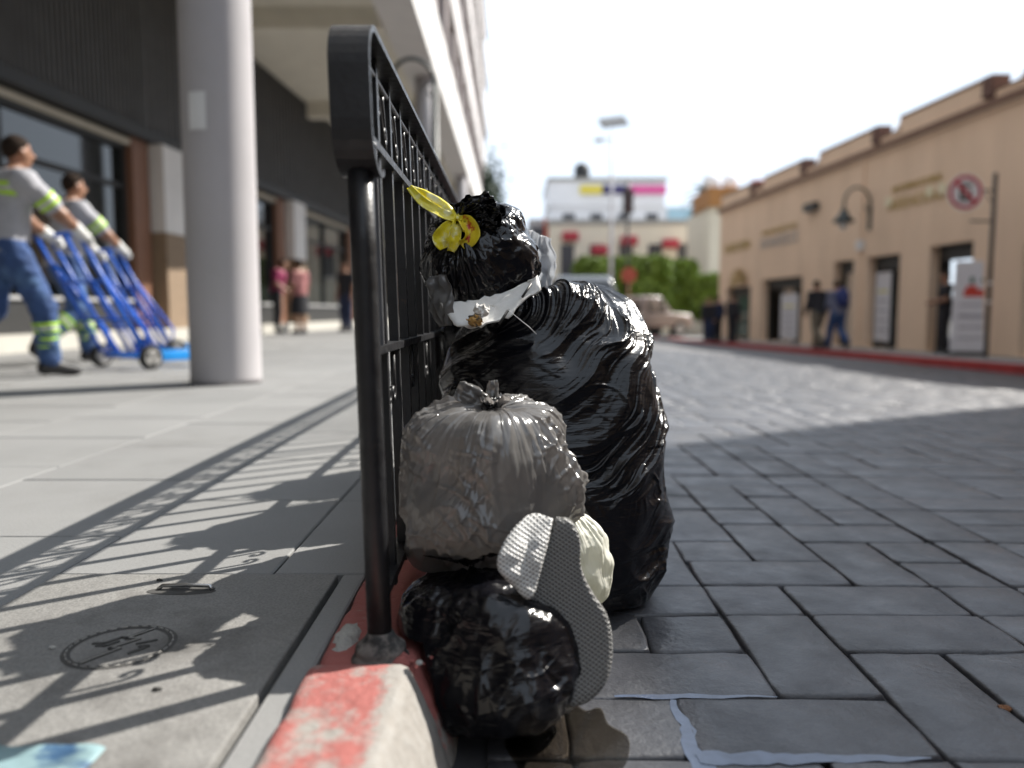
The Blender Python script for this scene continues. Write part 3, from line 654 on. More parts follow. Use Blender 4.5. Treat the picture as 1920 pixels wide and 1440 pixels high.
lump('knot', (kx[0], kx[1], kx[2]+.004), (.018, .016, .012), 5, m_black2, grey_bag, .5)
ear('knot_ear', (kx[0]-.004, kx[1]-.004, kx[2]+.004), (kx[0]-.052, kx[1]-.016, kx[2]+.030), .019, (.35, .3, .85), m_grey, grey_bag, 2)
ear('knot_ear', (kx[0]+.001, kx[1]-.004, kx[2]+.004), (kx[0]+.004, kx[1]-.010, kx[2]+.040), .010, (1, .3, .1), m_grey, grey_bag, 6)
# --- 4. low black bag in the gutter
c4 = (-.050, 1.145, -.014)
pr4 = [(0,.02,-.87,0),(.12,.74,-.87,.0),(.20,.98,-.80,.0),(.28,1.07,-.55,.01),(.38,1.07,-.15,.02),(.52,1.0,.3,.06),(.66,.70,.66,.14),(.76,.34,.80,.26),(.82,.13,.86,.4),(.90,.28,.98,.6),(1,.45,1.05,.6)]
W4, F4 = tied(c4, (-.10, .14, 1), (.122), pr4, 9.1, wall=-.170, ground=-.126, sy=1.30, sx=.94, crum=.7, fine=.5, pleat=.6, npl=3.0)
kz = np.where(W4[...,2] < .016, -.118-.30*W4[...,2], -9); W4[...,0] = np.maximum(W4[...,0], kz)
low_bag = empty('trash_bag', (c4[0], c4[1], -.128), label='low black bin bag in the gutter under the grey bag', cat='trash bag')
np_mesh('bag_film', W4.reshape(-1,3), F4, m_black, low_bag)
# --- 5. cream bag squeezed behind the shoe sole
c5 = (.108, 1.318, .060)
pr5 = [(0,.03,-1.75,0),(.12,.42,-1.66,.02),(.30,.84,-1.0,.03),(.5,1.0,-.1,.04),(.66,.86,.75,.08),(.78,.45,1.2,.2),(.83,.2,1.36,.35),(.90,.35,1.5,.5),(1,.5,1.6,.5)]
W5, F5 = tied(c5, (-.30, .0, .95), .056, pr5, 15.5, Nu=220, Nv=180, crum=.28, sharp=.35, fine=.4)
cream_bag = empty('trash_bag', (c5[0], c5[1], -.04), label='small cream white plastic bag wedged between the shoe sole and the tall black bag', cat='trash bag')
np_mesh('bag_film', W5.reshape(-1,3), F5, m_cream, cream_bag)
# --- 6, 7. more black bags further along the railing, hidden by the heap but shading the pavement
for (c_, r_b, sd_, lab) in (((-.02, 2.00, .055), .170, 31.0, 'black bin bag against the railing directly behind the tall one'), ((-.02, 2.40, .055), .165, 37.0, 'farthest black bin bag of the heap, against the railing')):
    pr_ = [(0,.02,-1.1,0),(.12,.7,-1.1,0),(.2,.95,-.95,.01),(.36,1.02,-.1,.02),(.52,1.0,1.2,.03),(.66,.92,2.4,.08),(.76,.55,3.15,.2),(.83,.14,3.4,.4),(.9,.2,3.55,.5),(1,.28,3.65,.5)]
    Wb, Fb = tied(c_, (-.05, .05, 1), r_b, pr_, sd_, Nu=180, Nv=140, wall=-.170, ground=-.126)
    ob = empty('trash_bag', (c_[0], c_[1], -.128), label=lab, cat='trash bag'); np_mesh('bag_film', Wb.reshape(-1,3), Fb, m_black, ob)
# ------------------------------------------------------------------ yellow tape on the small black bag
m_yel = mat('yellow plastic tape', (.80, .68, .03), .35, .12, 60, .0005, 120, col2=(.82, .80, .45), m_scale=40, m_lo=.5, m_hi=.62)
m_yel2 = mat('yellow and red printed tape', (.75, .60, .03), .35, .1, 60, .0005, 120, col2=(.45, .035, .02), m_scale=34, m_lo=.58, m_hi=.63)
NK = Vector((float(NK2[0]), float(NK2[1]), float(NK2[2])))+Vector((-.004, -.014, .002))
def tape(pts, wds, side, m, nm='tape_loop', par=top_bag, th=.0007, cup=.25, seed=0):
    pts = [Vector(p) for p in pts]; n = 28; nj = 9; vs = []
    a = np.array(pts); tq = np.linspace(0, 1, len(pts)); C_ = spline(np.linspace(0, 1, n), np.column_stack([tq, a])); W_ = np.interp(np.linspace(0, 1, n), np.linspace(0, 1, len(wds)), wds)
    for i in range(n):
        d = Vector(C_[min(i+1, n-1)]-C_[max(i-1, 0)]).normalized(); s_ = Vector(side); s_ = (s_-d*s_.dot(d)).normalized(); nn = d.cross(s_)
        for j in range(nj):
            v = j/(nj-1)*2-1; vs.append(Vector(C_[i]) + s_*v*W_[i] + nn*(W_[i]*(cup*v*v + .22*mnoise.noise(Vector((i*.22+seed, v*1.8, seed))))))
    fs = [(i*nj+j, i*nj+j+1, (i+1)*nj+j+1, (i+1)*nj+j) for i in range(n-1) for j in range(nj-1)]
    ob = MB().add(vs, fs, True).build(nm, m, par, fix=False); sd = ob.modifiers.new('film', 'SOLIDIFY'); sd.thickness = th; return ob
tape([NK, NK+Vector((-.022,-.004,.020)), NK+Vector((-.055,0,.040)), NK+Vector((-.088,.006,.058))], [.004,.010,.012,.011,.006], (.3,.2,1), m_yel, 'tape_tail', seed=1)
tape([NK+Vector((-.088,.006,.058)), NK+Vector((-.060,-.008,.028)), NK+Vector((-.02,-.008,.006)), NK], [.006,.010,.010,.005], (.3,.6,1), m_yel, 'tape_tail', seed=4)
tape([NK, NK+Vector((-.018,-.012,-.016)), NK+Vector((-.030,-.016,-.036)), NK+Vector((-.024,-.016,-.052))], [.004,.012,.017,.010], (1,.2,-.5), m_yel, 'tape_bow', cup=.6, seed=8)
tape([NK, NK+Vector((-.004,-.016,-.016)), NK+Vector((-.008,-.022,-.036)), NK+Vector((-.014,-.018,-.056))], [.005,.009,.012,.007], (1,.4,0), m_yel, 'tape_bow', cup=.9, seed=12)
tape([NK, NK+Vector((.014,-.012,-.008)), NK+Vector((.022,-.016,-.028)), NK+Vector((.004,-.020,-.044))], [.005,.013,.016,.009], (1,.3,.5), m_yel2, 'tape_bow', cup=.9, seed=15)
lump('tape_knot', tuple(NK), (.011, .010, .009), 4, m_yel, top_bag, .5)

# ------------------------------------------------------------------ grey shoe sole with net tread
def tread_mat(name, col):
    m = bpy.data.materials.new(name); m.use_nodes = True; t = m.node_tree; n = t.nodes; l = t.links.new; b = n['Principled BSDF']; b.inputs['Roughness'].default_value = .42
    tc_ = n.new('ShaderNodeTexCoord'); mpn = n.new('ShaderNodeMapping'); l(tc_.outputs['Object'], mpn.inputs['Vector'])
    hs = []
    for ang in (R(58), R(-52)):
        m2 = n.new('ShaderNodeMapping'); m2.inputs['Rotation'].default_value = (0, ang, 0); l(tc_.outputs['Object'], m2.inputs['Vector'])
        wv_ = n.new('ShaderNodeTexWave'); wv_.wave_type = 'BANDS'; wv_.bands_direction = 'X'; wv_.inputs['Scale'].default_value = 62; wv_.inputs['Distortion'].default_value = .7; wv_.inputs['Detail Scale'].default_value = .5; l(m2.outputs['Vector'], wv_.inputs['Vector'])
        pwn = n.new('ShaderNodeMath'); pwn.operation = 'POWER'; pwn.inputs[1].default_value = 2.5; l(wv_.outputs['Fac'], pwn.inputs[0]); hs.append(pwn.outputs[0])
    mxn = n.new('ShaderNodeMath'); mxn.operation = 'MAXIMUM'; l(hs[0], mxn.inputs[0]); l(hs[1], mxn.inputs[1])
    q = n.new('ShaderNodeTexNoise'); q.inputs['Scale'].default_value = 35; l(tc_.outputs['Object'], q.inputs['Vector']); ad = n.new('ShaderNodeMath'); ad.operation = 'MULTIPLY_ADD'; ad.inputs[1].default_value = .25; l(q.outputs['Fac'], ad.inputs[0]); l(mxn.outputs[0], ad.inputs[2])
    bp = n.new('ShaderNodeBump'); bp.inputs['Distance'].default_value = .0016; bp.inputs['Strength'].default_value = .9; l(ad.outputs[0], bp.inputs['Height']); l(bp.outputs['Normal'], b.inputs['Normal'])
    cm = n.new('ShaderNodeMix'); cm.data_type = 'RGBA'; cm.inputs['A'].default_value = (*[c*.35 for c in col], 1); cm.inputs['B'].default_value = (*col, 1); l(mxn.outputs[0], cm.inputs['Factor']); l(cm.outputs['Result'], b.inputs['Base Color']); return m
m_sole = tread_mat('shade grey net tread rubber', (.24, .235, .225)); m_fold = tread_mat('net fabric painted sunlit', (.72, .71, .69))  # one net: shade put into the sole's grey, sunlight into the fold's pale tone
OUT = [(0.0634, 0.1792), (0.0432, 0.1334), (0.0291, 0.1072), (0.022, 0.0848), (0.022, 0.0427), (0.0252, 0.0053), (0.0423, -0.0368), (0.0572, -0.0517), (0.0753, -0.0601), (0.0935, -0.0592), (0.1158, -0.048), (0.1329, -0.0265), (0.1393, 0.0053), (0.1329, 0.0483), (0.1139, 0.0764), (0.0977, 0.111), (0.0937, 0.1596), (0.0816, 0.1764)]
# resample the outline smoothly
op_ = np.array(OUT+OUT[:1]); dd = np.r_[0, np.cumsum(np.linalg.norm(np.diff(op_, axis=0), axis=1))]; dd /= dd[-1]
ol = spline(np.linspace(0, 1, 73)[:-1], np.column_stack([dd, op_]))
def sole_y(x, z): return 1.036 + (z+.0)*.36 + .010*math.sin((z+.1)*14) + 1.1*(x-.078)**2
sole = empty('shoe_sole', (.078, 1.015, -.06), label='grey net patterned shoe sole leaning on the bags, heel down', cat='shoe sole')
cx, cz = ol.mean(0); vs = []; fs = []; n = len(ol); layers = [(1.0,.012),(1.0,.002),(.97,-.001),(.86,-.0016),(.6,-.0016),(.3,-.0016)]
for k, off in layers:
    for (x, z) in ol:
        zz_ = z; mid = np.interp(z, [-.06,.18], [.078,.071]); xx_ = mid+(x-mid)*k; zz_ = .058+(z-.058)*(1-(1-k)*.9); vs.append((xx_, sole_y(xx_, zz_)+off, zz_))
for lv in range(len(layers)-1):
    for i in range(n): fs.append((lv*n+i, lv*n+(i+1) % n, (lv+1)*n+(i+1) % n, (lv+1)*n+i))
fs += [tuple(range(n)), tuple((len(layers)-1)*n+i for i in range(n))]
MB().add(vs, fs, True).build('tread', m_sole, sole)
# the folded-over upper, its sunlight put into a paler colour
FL = [(0.058, 1.094, 0.178), (0.028, 1.106, 0.18159999999999998), (-0.0019, 1.072, 0.1652), (-0.0206, 1.042, 0.1297), (0.0, 1.038, 0.1035), (0.0252, 1.04, 0.0829), (0.043, 1.062, 0.1334)]
mb = MB(); ctr = Vector((.017, 1.062, .136)); nr_ = 8; fl = np.array(FL+FL[:1]); fl = spline(np.linspace(0, 1, 49)[:-1], np.column_stack([np.linspace(0, 1, 8), fl])); vs = []
for k in range(nr_+1):
    for p in fl: q = ctr.lerp(Vector(p), k/nr_) ; vs.append(q + Vector((.002, -.006, .003))*(1-(k/nr_)**2) + Vector((0, -.004, .002))*mnoise.noise(q*60))
n = len(fl); mb.add(vs, [(k*n+i, k*n+(i+1) % n, (k+1)*n+(i+1) % n, (k+1)*n+i) for k in range(nr_) for i in range(n)], True)
ob = mb.build('folded_upper', m_fold, sole, fix=False); sd = ob.modifiers.new('cloth', 'SOLIDIFY'); sd.thickness = .003

# ------------------------------------------------------------------ litter in the open mouth of the tall bag
m_foam = mat('white foam', (.74, .73, .70), .6, .06, 30, .0006, 150)
tray = empty('food_tray', (-.03, 1.40, .44), label='torn white foam tray sticking out of the open black bag', cat='food tray')
TR = [(-.126,1.39,.488),(-.088,1.40,.484),(-.01,1.42,.505),(.046,1.43,.534),(.052,1.42,.512),(.0,1.385,.470),(-.053,1.365,.440),(-.100,1.365,.450)]
mb = MB(); ctr = Vector((-.03, 1.400, .484)); _tp = np.array(TR+TR[:1]); tr_ = np.column_stack([np.interp(np.linspace(0, 1, 65)[:-1], np.linspace(0, 1, 9), _tp[:, i]) for i in range(3)]); n = len(tr_); vs = []
for k in range(9):
    for p in tr_: q = ctr.lerp(Vector(p), k/8); vs.append(q + Vector((0, .003, -.003))*(1-(k/8)**3) + Vector((0, .004, .009))*mnoise.noise(q*24) + Vector((0, 0, .004))*abs(mnoise.noise(q*60)) + (Vector((0, .004, .007))*mnoise.noise(q*90) if k == 8 else Vector((0,0,0))))
mb.add(vs, [(k*n+i, k*n+(i+1) % n, (k+1)*n+(i+1) % n, (k+1)*n+i) for k in range(8) for i in range(n)], True)
ob = mb.build('tray_sheet', m_foam, tray, fix=False); sd = ob.modifiers.new('foam', 'SOLIDIFY'); sd.thickness = .003
m_dk = mat('dark stick', (.03, .028, .025), .5)
MB().tube([(-.006,1.382,.474),(-.022,1.366,.450)], .0024, 6).build('slit', m_dk, tray); MB().tube([(.034,1.412,.520),(.018,1.394,.496)], .0022, 6).build('slit', m_dk, tray)
ring = MB(); N = 24; vs = []; fs = []
for k in range(N):
    for j in range(10):
        a = 2*math.pi*k/N; b = 2*math.pi*j/10; rr = .0105+.0058*math.cos(b)*(1+.2*math.sin(5*a)); vs.append((-.053+rr*math.cos(a), 1.418+.008*math.sin(b)-.002*math.cos(a), .478+rr*math.sin(a)))
for k in range(N):
    for j in range(10): fs.append((k*10+j, ((k+1) % N)*10+j, ((k+1) % N)*10+(j+1) % 10, k*10+(j+1) % 10))
tag(lump('paper_roll', (-.053, 1.366, .472), (.013, .010, .012), 11, mat('white tissue', (.72,.70,.66), .9, .08, 60, .001, 200), None, .6, 1.5), 'small crumpled white paper roll lying on the foam tray', 'paper roll')
tag(lump('food_scrap', (-.064, 1.358, .455), (.013,.010,.010), 7, mat('peel', (.42,.24,.07), .6, .4, 90, col2=(.05,.04,.03), m_scale=70, m_lo=.5, m_hi=.56), None), 'brown scrap of peel below the white paper roll', 'food scrap')
tag(ear('plastic_sheet', (-.120, 1.385, .445), (-.146, 1.41, .535), .030, (.6, -.5, .1), m_grey, None, 9), 'grey see-through plastic scrap between the railing and the foam tray', 'plastic sheet')
tag(ear('plastic_sheet', (.040, 1.66, .50), (.052, 1.62, .625), .050, (1, .2, -.4), film_mat('clear film', (.55,.56,.58), .25, .001, .5, transl=.4, transp=.25, tcol=(.8,.82,.85)), None, 14, n=(30, 24)), 'pale clear plastic sheet standing up behind the small black bag', 'plastic sheet')
tag(MB().tube([(-.008,1.375,.475),(.01,1.365,.460),(.03,1.362,.444),(.042,1.36,.432)], .0007, 5).build('drinking_straw', mat('clear straw', (.7,.7,.7), .3)), 'thin pale straw across the shoulder of the tall black bag', 'straw')
# ------------------------------------------------------------------ ground litter
tag(lump('dry_leaf', (.754, 1.16, -.135), (.012,.008,.004), 3, mat('dry leaf', (.22,.10,.045), .8, .3, 80), None), 'small brown dry leaf on the grey paving at the right edge', 'leaf')
for i, (x, y, lx, lab) in enumerate([(-.640,1.062,.008,'tiny pale pebble left of the round emblem'), (-.440,.940,.010,'tiny dark twig on the cover below the round emblem'), (-.615,1.34,.009,'tiny dark crumb on the cover above the lifting handle')]):
    tag(lump('pebble', (x, y, .004), (lx*.6, lx*.4, .003), i*5+2, m_conc if i == 0 else m_dk, None, .4), lab, 'pebble')
m_teal = mat('pale teal printed paper', (.20, .30, .32), .6, .25, 18, col2=(.03,.08,.16), m_scale=14, m_lo=.5, m_hi=.6)
vs = []; nx_, ny_ = 24, 10
for j in range(ny_):
    for i in range(nx_):
        u, v = i/(nx_-1), j/(ny_-1); x = -.62+.19*u; y = .70+.115*v-.02*u+.006*math.sin(u*9); vs.append((x, y, .006+.008*(mnoise.noise(Vector((u*4, v*3, 1)))+.6)))
ob = MB().add(vs, [(j*nx_+i, j*nx_+i+1, (j+1)*nx_+i+1, (j+1)*nx_+i) for j in range(ny_-1) for i in range(nx_-1)], True).build('paper_flyer', m_teal, fix=False)
sd = ob.modifiers.new('paper', 'SOLIDIFY'); sd.thickness = .0006; tag(ob, 'crumpled pale teal flyer lying on the cover at the bottom left', 'flyer')
# ------------------------------------------------------------------ people: one continuous body each, clothes as children
def STAND(H=1.70):
    J = dict(pelvis=(0,0,.95), chest=(0,.02,1.28), neck=(0,.01,1.46), head=(0,.03,1.60))
    for s_, n_ in ((1,'R'), (-1,'L')):
        J.update({'sh'+n_:(s_*.185,.0,1.40), 'el'+n_:(s_*.235,-.02,1.12), 'wr'+n_:(s_*.24,.06,.87), 'hip'+n_:(s_*.095,0,.92), 'kn'+n_:(s_*.10,.02,.49), 'an'+n_:(s_*.105,-.02,.085), 'toe'+n_:(s_*.12,.13,.035)})
    return J
M_SKIN = mat('brown skin', (.30, .155, .095), .5, .06, 30, subs=.1)
M_HAIR = mat('black hair', (.030, .021, .016), .9, .3, 120, .002, 160, spec=.1)
M_SHOE = mat('black shoe', (.02, .02, .022), .5, .1)
M_GLOVE = mat('white work glove', (.70, .70, .68), .85, .08, 40, .001, 150)
def person(root, J, shirt, pants, hair=M_HAIR, skin=M_SKIN, shoe=M_SHOE, h=.016, sleeve=.8, skirt=None, glove=None, bands=None, k=1.0, hair_long=False, girth=1.0, head_dir=(0,1)):
    J = {a: np.array(b, float)*k for a, b in J.items()}; up = J['chest']-J['pelvis']; up /= np.linalg.norm(up); G_ = girth
    hd = J['head']; fx, fy = head_dir; f3 = np.array((fx, fy, 0.)); r3 = np.array((fy, -fx, 0.))
    lo = np.min(list(J.values()), 0)-.16; hi = np.max(list(J.values()), 0)+.18; lo[2] = min(lo[2], .0)
    def torso(X,Y,Z,e=0):
        sc = (1,1.45,1); ch, pe = J['chest'], J['pelvis']
        t_ = [cone(X,Y,Z,ch+up*.03,pe+up*.10,.170*G_+e,.148*G_+e,sc), cone(X,Y,Z,pe+up*.08,pe-up*.02,.155*G_+e,.165*G_+e,sc),
              cone(X,Y,Z,J['shL']-(0,0,.015),J['shR']-(0,0,.015),.070+e,.070+e), cone(X,Y,Z,ch+up*.12,J['neck']-up*.03,.10+e,.055+e)]
        return smins(t_, .06)
    def arm(X,Y,Z,n_,f=1.0,e=0):
        a, b, c = J['sh'+n_], J['el'+n_], J['wr'+n_]
        if f <= 1: return cone(X,Y,Z,a,a+(b-a)*f,.060+e,.050+e)
        return smin(cone(X,Y,Z,a,b,.060+e,.048+e), cone(X,Y,Z,b,b+(c-b)*(f-1),.047+e,.036+e), .03)
    def leg(X,Y,Z,n_,e=0):
        a, b, c = J['hip'+n_], J['kn'+n_], J['an'+n_]; return smin(cone(X,Y,Z,a,b,.098*G_+e,.066+e), cone(X,Y,Z,b,c,.064+e,.046+e), .03)
    def headf(X,Y,Z,e=0):
        c = hd; ds = [ell(X,Y,Z,c+(0,0,.025)-f3*.012,(.080+e,.088+e,.092+e)), cone(X,Y,Z,c+f3*.028-(0,0,.03),c+f3*.042-(0,0,.075),.058+e,.040+e)]
        d = smins(ds, .04)
        if e == 0:
            d = smin(d, cone(X,Y,Z,c+f3*.092+(0,0,.005),c+f3*.108-(0,0,.022),.010,.014), .015)          # nose
            d = smin(d, cone(X,Y,Z,c+f3*.088-(0,0,.052)-r3*.014,c+f3*.088-(0,0,.052)+r3*.014,.008,.008), .01)   # mouth
            for s_ in (-1, 1):
                d = smin(d, ell(X,Y,Z,c+r3*s_*.084-f3*.005-(0,0,.012),(.016,.018,.030)), .01)              # ears
                d = np.maximum(d, -ell(X,Y,Z,c+r3*s_*.030+f3*.100+(0,0,.012),(.016,.016,.011)))                   # eye sockets
        return d
    def hand(X,Y,Z,n_,e=0):
        w_ = J['wr'+n_]; d = w_-J['el'+n_]; d /= np.linalg.norm(d); sd = np.cross(d, (0,0,1.)); sd /= np.linalg.norm(sd)+1e-6; dn = np.cross(sd, d); s_ = 1 if n_ == 'R' else -1
        if dn[2] > 0: dn = -dn
        ds = [cone(X,Y,Z,w_,w_+d*.055,.030+e,.036+e)]
        for i, L_ in enumerate((.072,.080,.076,.060)):
            o_ = sd*(i-1.5)*.0195; b0 = w_+d*.078+o_; b1 = b0+d*L_*.36+dn*L_*.22; b2 = b1+dn*L_*.42-d*L_*.08; ds += [smin(cone(X,Y,Z,b0-d*.02,b1,.0105+e,.0095+e), cone(X,Y,Z,b1,b2,.0095+e,.0085+e), .006)]
        t0 = w_+d*.030-sd*s_*.028; t1 = t0+d*.032-sd*s_*.012+dn*.018; ds.append(smin(cone(X,Y,Z,t0,t1,.013+e,.011+e), cone(X,Y,Z,t1,t1+d*.020+dn*.022+sd*s_*.008,.011+e,.009+e), .006))
        r_ = smin(ds[0], ds[-1], .012)
        for q in ds[1:-1]: r_ = smin(r_, q, .008)
        return r_
    def foot(X,Y,Z,n_,e=0):
        a, t = J['an'+n_], J['toe'+n_]; he = a+(a-t)*np.array((.25,.25,0))-(0,0,.03); return smins([cone(X,Y,Z,a,he,.042+e,.040+e), cone(X,Y,Z,he-(0,0,.0),t,.040+e,.034+e), cone(X,Y,Z,a,t,.044+e,.03+e)], .03)
    def body(X,Y,Z):
        ds = [torso(X,Y,Z), cone(X,Y,Z,J['neck']-up*.05,hd-(0,0,.04),.056,.052), headf(X,Y,Z)]
        for n_ in 'RL': ds += [arm(X,Y,Z,n_,2.0), leg(X,Y,Z,n_), foot(X,Y,Z,n_,-.006), hand(X,Y,Z,n_,.0)]
        r_ = ds[0]
        for d in ds[1:]: r_ = smin(r_, d, .025)
        return r_
    def put(nm, fn, m, l_=None, h_=None, step=None):
        P_, F_ = surf_nets(fn, lo if l_ is None else l_, hi if h_ is None else h_, step or h)
        ob = np_mesh(nm, P_+np.array(root.location), F_, m, root); return ob
    put('body', body, skin)
    wr_ = lambda X,Y,Z,a: .006*perlin(X*14,Y*14,Z*22)+.004*perlin(X*30+5,Y*30,Z*34)
    pe, ch = J['pelvis'], J['chest']
    def shirtf(X,Y,Z):
        d = torso(X,Y,Z,.020); hem = (pe-up*.07); d = smin(d, cone(X,Y,Z,pe+up*.15,hem,.155*G_+.022,.172*G_+.022,(1,1.4,1)), .04)
        d = np.maximum(d, -((X-hem[0])*up[0]+(Y-hem[1])*up[1]+(Z-hem[2])*up[2]))
        for n_ in 'RL':
            a = arm(X,Y,Z,n_,sleeve,.018)
            if sleeve < 1:                                   # cut the sleeve straight
                q = J['sh'+n_]+(J['el'+n_]-J['sh'+n_])*sleeve; dv = (J['el'+n_]-J['sh'+n_]); dv = dv/np.linalg.norm(dv); a = np.maximum(a, (X-q[0])*dv[0]+(Y-q[1])*dv[1]+(Z-q[2])*dv[2])
            d = smin(d, a, .03)
        nb = J['neck']-up*.01; d = np.maximum(d, (X-nb[0])*up[0]+(Y-nb[1])*up[1]+(Z-nb[2])*up[2])
        return d + wr_(X,Y,Z,0)
    put('shirt', shirtf, shirt)
    def pantsf(X,Y,Z):
        d = cone(X,Y,Z,pe+up*.06,pe-up*.03,.158*G_+.012,.166*G_+.014,(1,1.42,1))
        for n_ in 'RL':
            a, b, c = J['hip'+n_], J['kn'+n_], J['an'+n_]; cc = c+(b-c)*.08
            d = smin(d, smin(cone(X,Y,Z,a,b,.100*G_+.014,.068+.018), cone(X,Y,Z,b,cc,.068+.016,.060+.014), .03), .035)
        top = pe+up*.09; d = np.maximum(d, (X-top[0])*up[0]+(Y-top[1])*up[1]+(Z-top[2])*up[2])
        return d + 1.5*wr_(X,Y,Z,0)
    if skirt is None: put('trousers', pantsf, pants)
    else:
        put('skirt', lambda X,Y,Z: np.maximum(np.maximum(cone(X,Y,Z,pe+up*.1,(pe[0],pe[1],skirt),.17,.24,(1,1.3,1)), skirt-Z), Z-(pe[2]+.1))+.010*perlin(np.arctan2(Y-pe[1],X-pe[0])*4,Z*2,0*X), pants)
    for n_ in 'RL': put('shoe', (lambda n_: lambda X,Y,Z: np.maximum(foot(X,Y,Z,n_,.004), -Z+.004))(n_), shoe, np.minimum(J['an'+n_],J['toe'+n_])-.12, np.maximum(J['an'+n_],J['toe'+n_])+.12, h*.7)
    def hairf(X,Y,Z):
        d = headf(X,Y,Z,.005)+.004*perlin(X*60,Y*60,Z*60); pl_ = (X-hd[0])*f3[0]+(Y-hd[1])*f3[1]; zz = Z-hd[2]
        cut = np.maximum(pl_-.022-np.clip(zz-.03,-1,.06)*.9, -(zz-.012+np.clip(-pl_,0,.06)*1.1)); 
        if hair_long: cut = np.maximum(pl_-.03-np.clip(zz-.03,-1,.06)*.8, -(zz+.16))
        d = d if not hair_long else smin(d, cone(X,Y,Z,hd-f3*.04+(0,0,.02),hd-f3*.06-(0,0,.14),.085,.06), .04)
        return np.maximum(d, cut)
    put('hair', hairf, hair, hd-.2, hd+.18, h*.6)
    if h < .02:
        for s_ in (-1, 1):
            e_ = hd+r3*s_*.030+f3*.078+np.array((0,0,.012)); MB().lathe((e_[0]+root.location.x,e_[1]+root.location.y,e_[2]+root.location.z), [(.001,-.010),(.008,-.006),(.010,0),(.008,.006),(.001,.010)], 10).build('eye', mat('dark eye', (.03,.02,.015), .2), root)
    if glove is not None:
        for n_ in 'RL':
            w_ = J['wr'+n_]; put('glove', (lambda n_: lambda X,Y,Z: smin(hand(X,Y,Z,n_,.003), cone(X,Y,Z,J['wr'+n_]+(J['el'+n_]-J['wr'+n_])*.35,J['wr'+n_],.047,.040), .01))(n_), glove, w_-.16, w_+.16, .0075)
    for (a, b, t0, t1, r0, r1, m) in (bands or []):
        A, B = J[a], J[b]; p0, p1 = A+(B-A)*t0, A+(B-A)*t1
        MB().tube([tuple(p0+root.location), tuple((p0+p1)/2+root.location), tuple(p1+root.location)], [r0, (r0+r1)/2+.002, r1], 18, cap=False).build('reflective_band', m, root)
    return root
def WALK(lean_=.12):
    return dict(pelvis=(0,0,.93), chest=(0,.055,1.28), neck=(0,.085,1.455), head=(0,.12,1.595), shR=(.185,.06,1.395), shL=(-.185,.06,1.395),
        elR=(.20,.30,1.16), wrR=(.07,.50,1.055), elL=(-.27,.28,1.14), wrL=(-.33,.46,1.05), hipR=(.095,0,.91), hipL=(-.095,0,.91),
        knR=(.10,.19,.50), anR=(.10,.22,.095), toeR=(.12,.38,.04), knL=(-.10,-.06,.49), anL=(-.10,-.38,.20), toeL=(-.11,-.29,.05))
M_LIME = mat('lime hi-vis tape', (.48, .80, .02), .55, .05); M_SILV = mat('silver reflective tape', (.6, .6, .6), .35, .05)
M_POLO = mat('pale grey work polo', (.40, .40, .43), .85, .05, 12, .001, 60)
M_JEAN = mat('blue work trousers', (.035, .075, .20), .85, .25, 12, .002, 120, col2=(.10, .19, .36), m_scale=5, m_lo=.5, m_hi=.7)
def hivis(w_):
    b_ = []
    for n_ in 'RL':
        for (t0, c_) in ((.26, M_LIME), (.33, M_SILV), (.38, M_LIME), (.52, M_LIME), (.59, M_SILV), (.64, M_LIME)): b_.append(('kn'+n_, 'an'+n_, t0, t0+.055, .094-.03*t0, .093-.03*t0, c_))
        for (t0, c_) in ((.50, M_LIME), (.58, M_SILV), (.66, M_LIME)): b_.append(('sh'+n_, 'el'+n_, t0, t0+.075, .086-.012*t0, .085-.012*t0, c_))
    return b_
w1 = empty('person', (-3.57, 5.62, 0), label='worker in pale polo with lime bands and blue trousers pushing the nearer blue hand truck', cat='person')
person(w1, WALK(), M_POLO, M_JEAN, glove=M_GLOVE, bands=hivis(1), sleeve=.86, h=.014)
def chest_band(root, J, z0, m, e=.030, hgt=.035):
    J = {a: np.array(b, float) for a, b in J.items()}; up = J['chest']-J['pelvis']; up /= np.linalg.norm(up); c = J['chest']+up*z0
    def f_(X,Y,Z):
        sc = (1,1.45,1); t_ = smins([cone(X,Y,Z,J['chest']+up*.03,J['pelvis']+up*.10,.170+e,.148+e,sc), cone(X,Y,Z,J['shL']-np.array((0,0,.015)),J['shR']-np.array((0,0,.015)),.072+e,.072+e)], .06)
        q = (X-c[0])*up[0]+(Y-c[1])*up[1]+(Z-c[2])*up[2]; return np.maximum(np.maximum(t_, np.abs(q)-hgt/2), np.abs(X)-.185)
    P_, F_ = surf_nets(f_, c-.32, c+.32, .009); np_mesh('reflective_band', P_+np.array(root.location), F_, m, root)
for z0, m in ((.055, M_LIME), (.025, M_SILV), (-.005, M_LIME)): chest_band(w1, WALK(), z0, m, hgt=.028)
w1.rotation_euler.z = R(-36)
w2 = empty('person', (-4.02, 7.15, 0), label='dark haired worker in pale polo behind the nearer worker, pushing the farther blue hand truck', cat='person')
J2 = WALK(); J2.update(knR=(.10,.05,.49), anR=(.10,-.30,.18), toeR=(.11,-.22,.04), knL=(-.10,.18,.50), anL=(-.10,.24,.095), toeL=(-.12,.40,.04))
person(w2, J2, M_POLO, M_JEAN, glove=M_GLOVE, bands=hivis(1), sleeve=.86, h=.017)
w2.rotation_euler.z = R(-36)

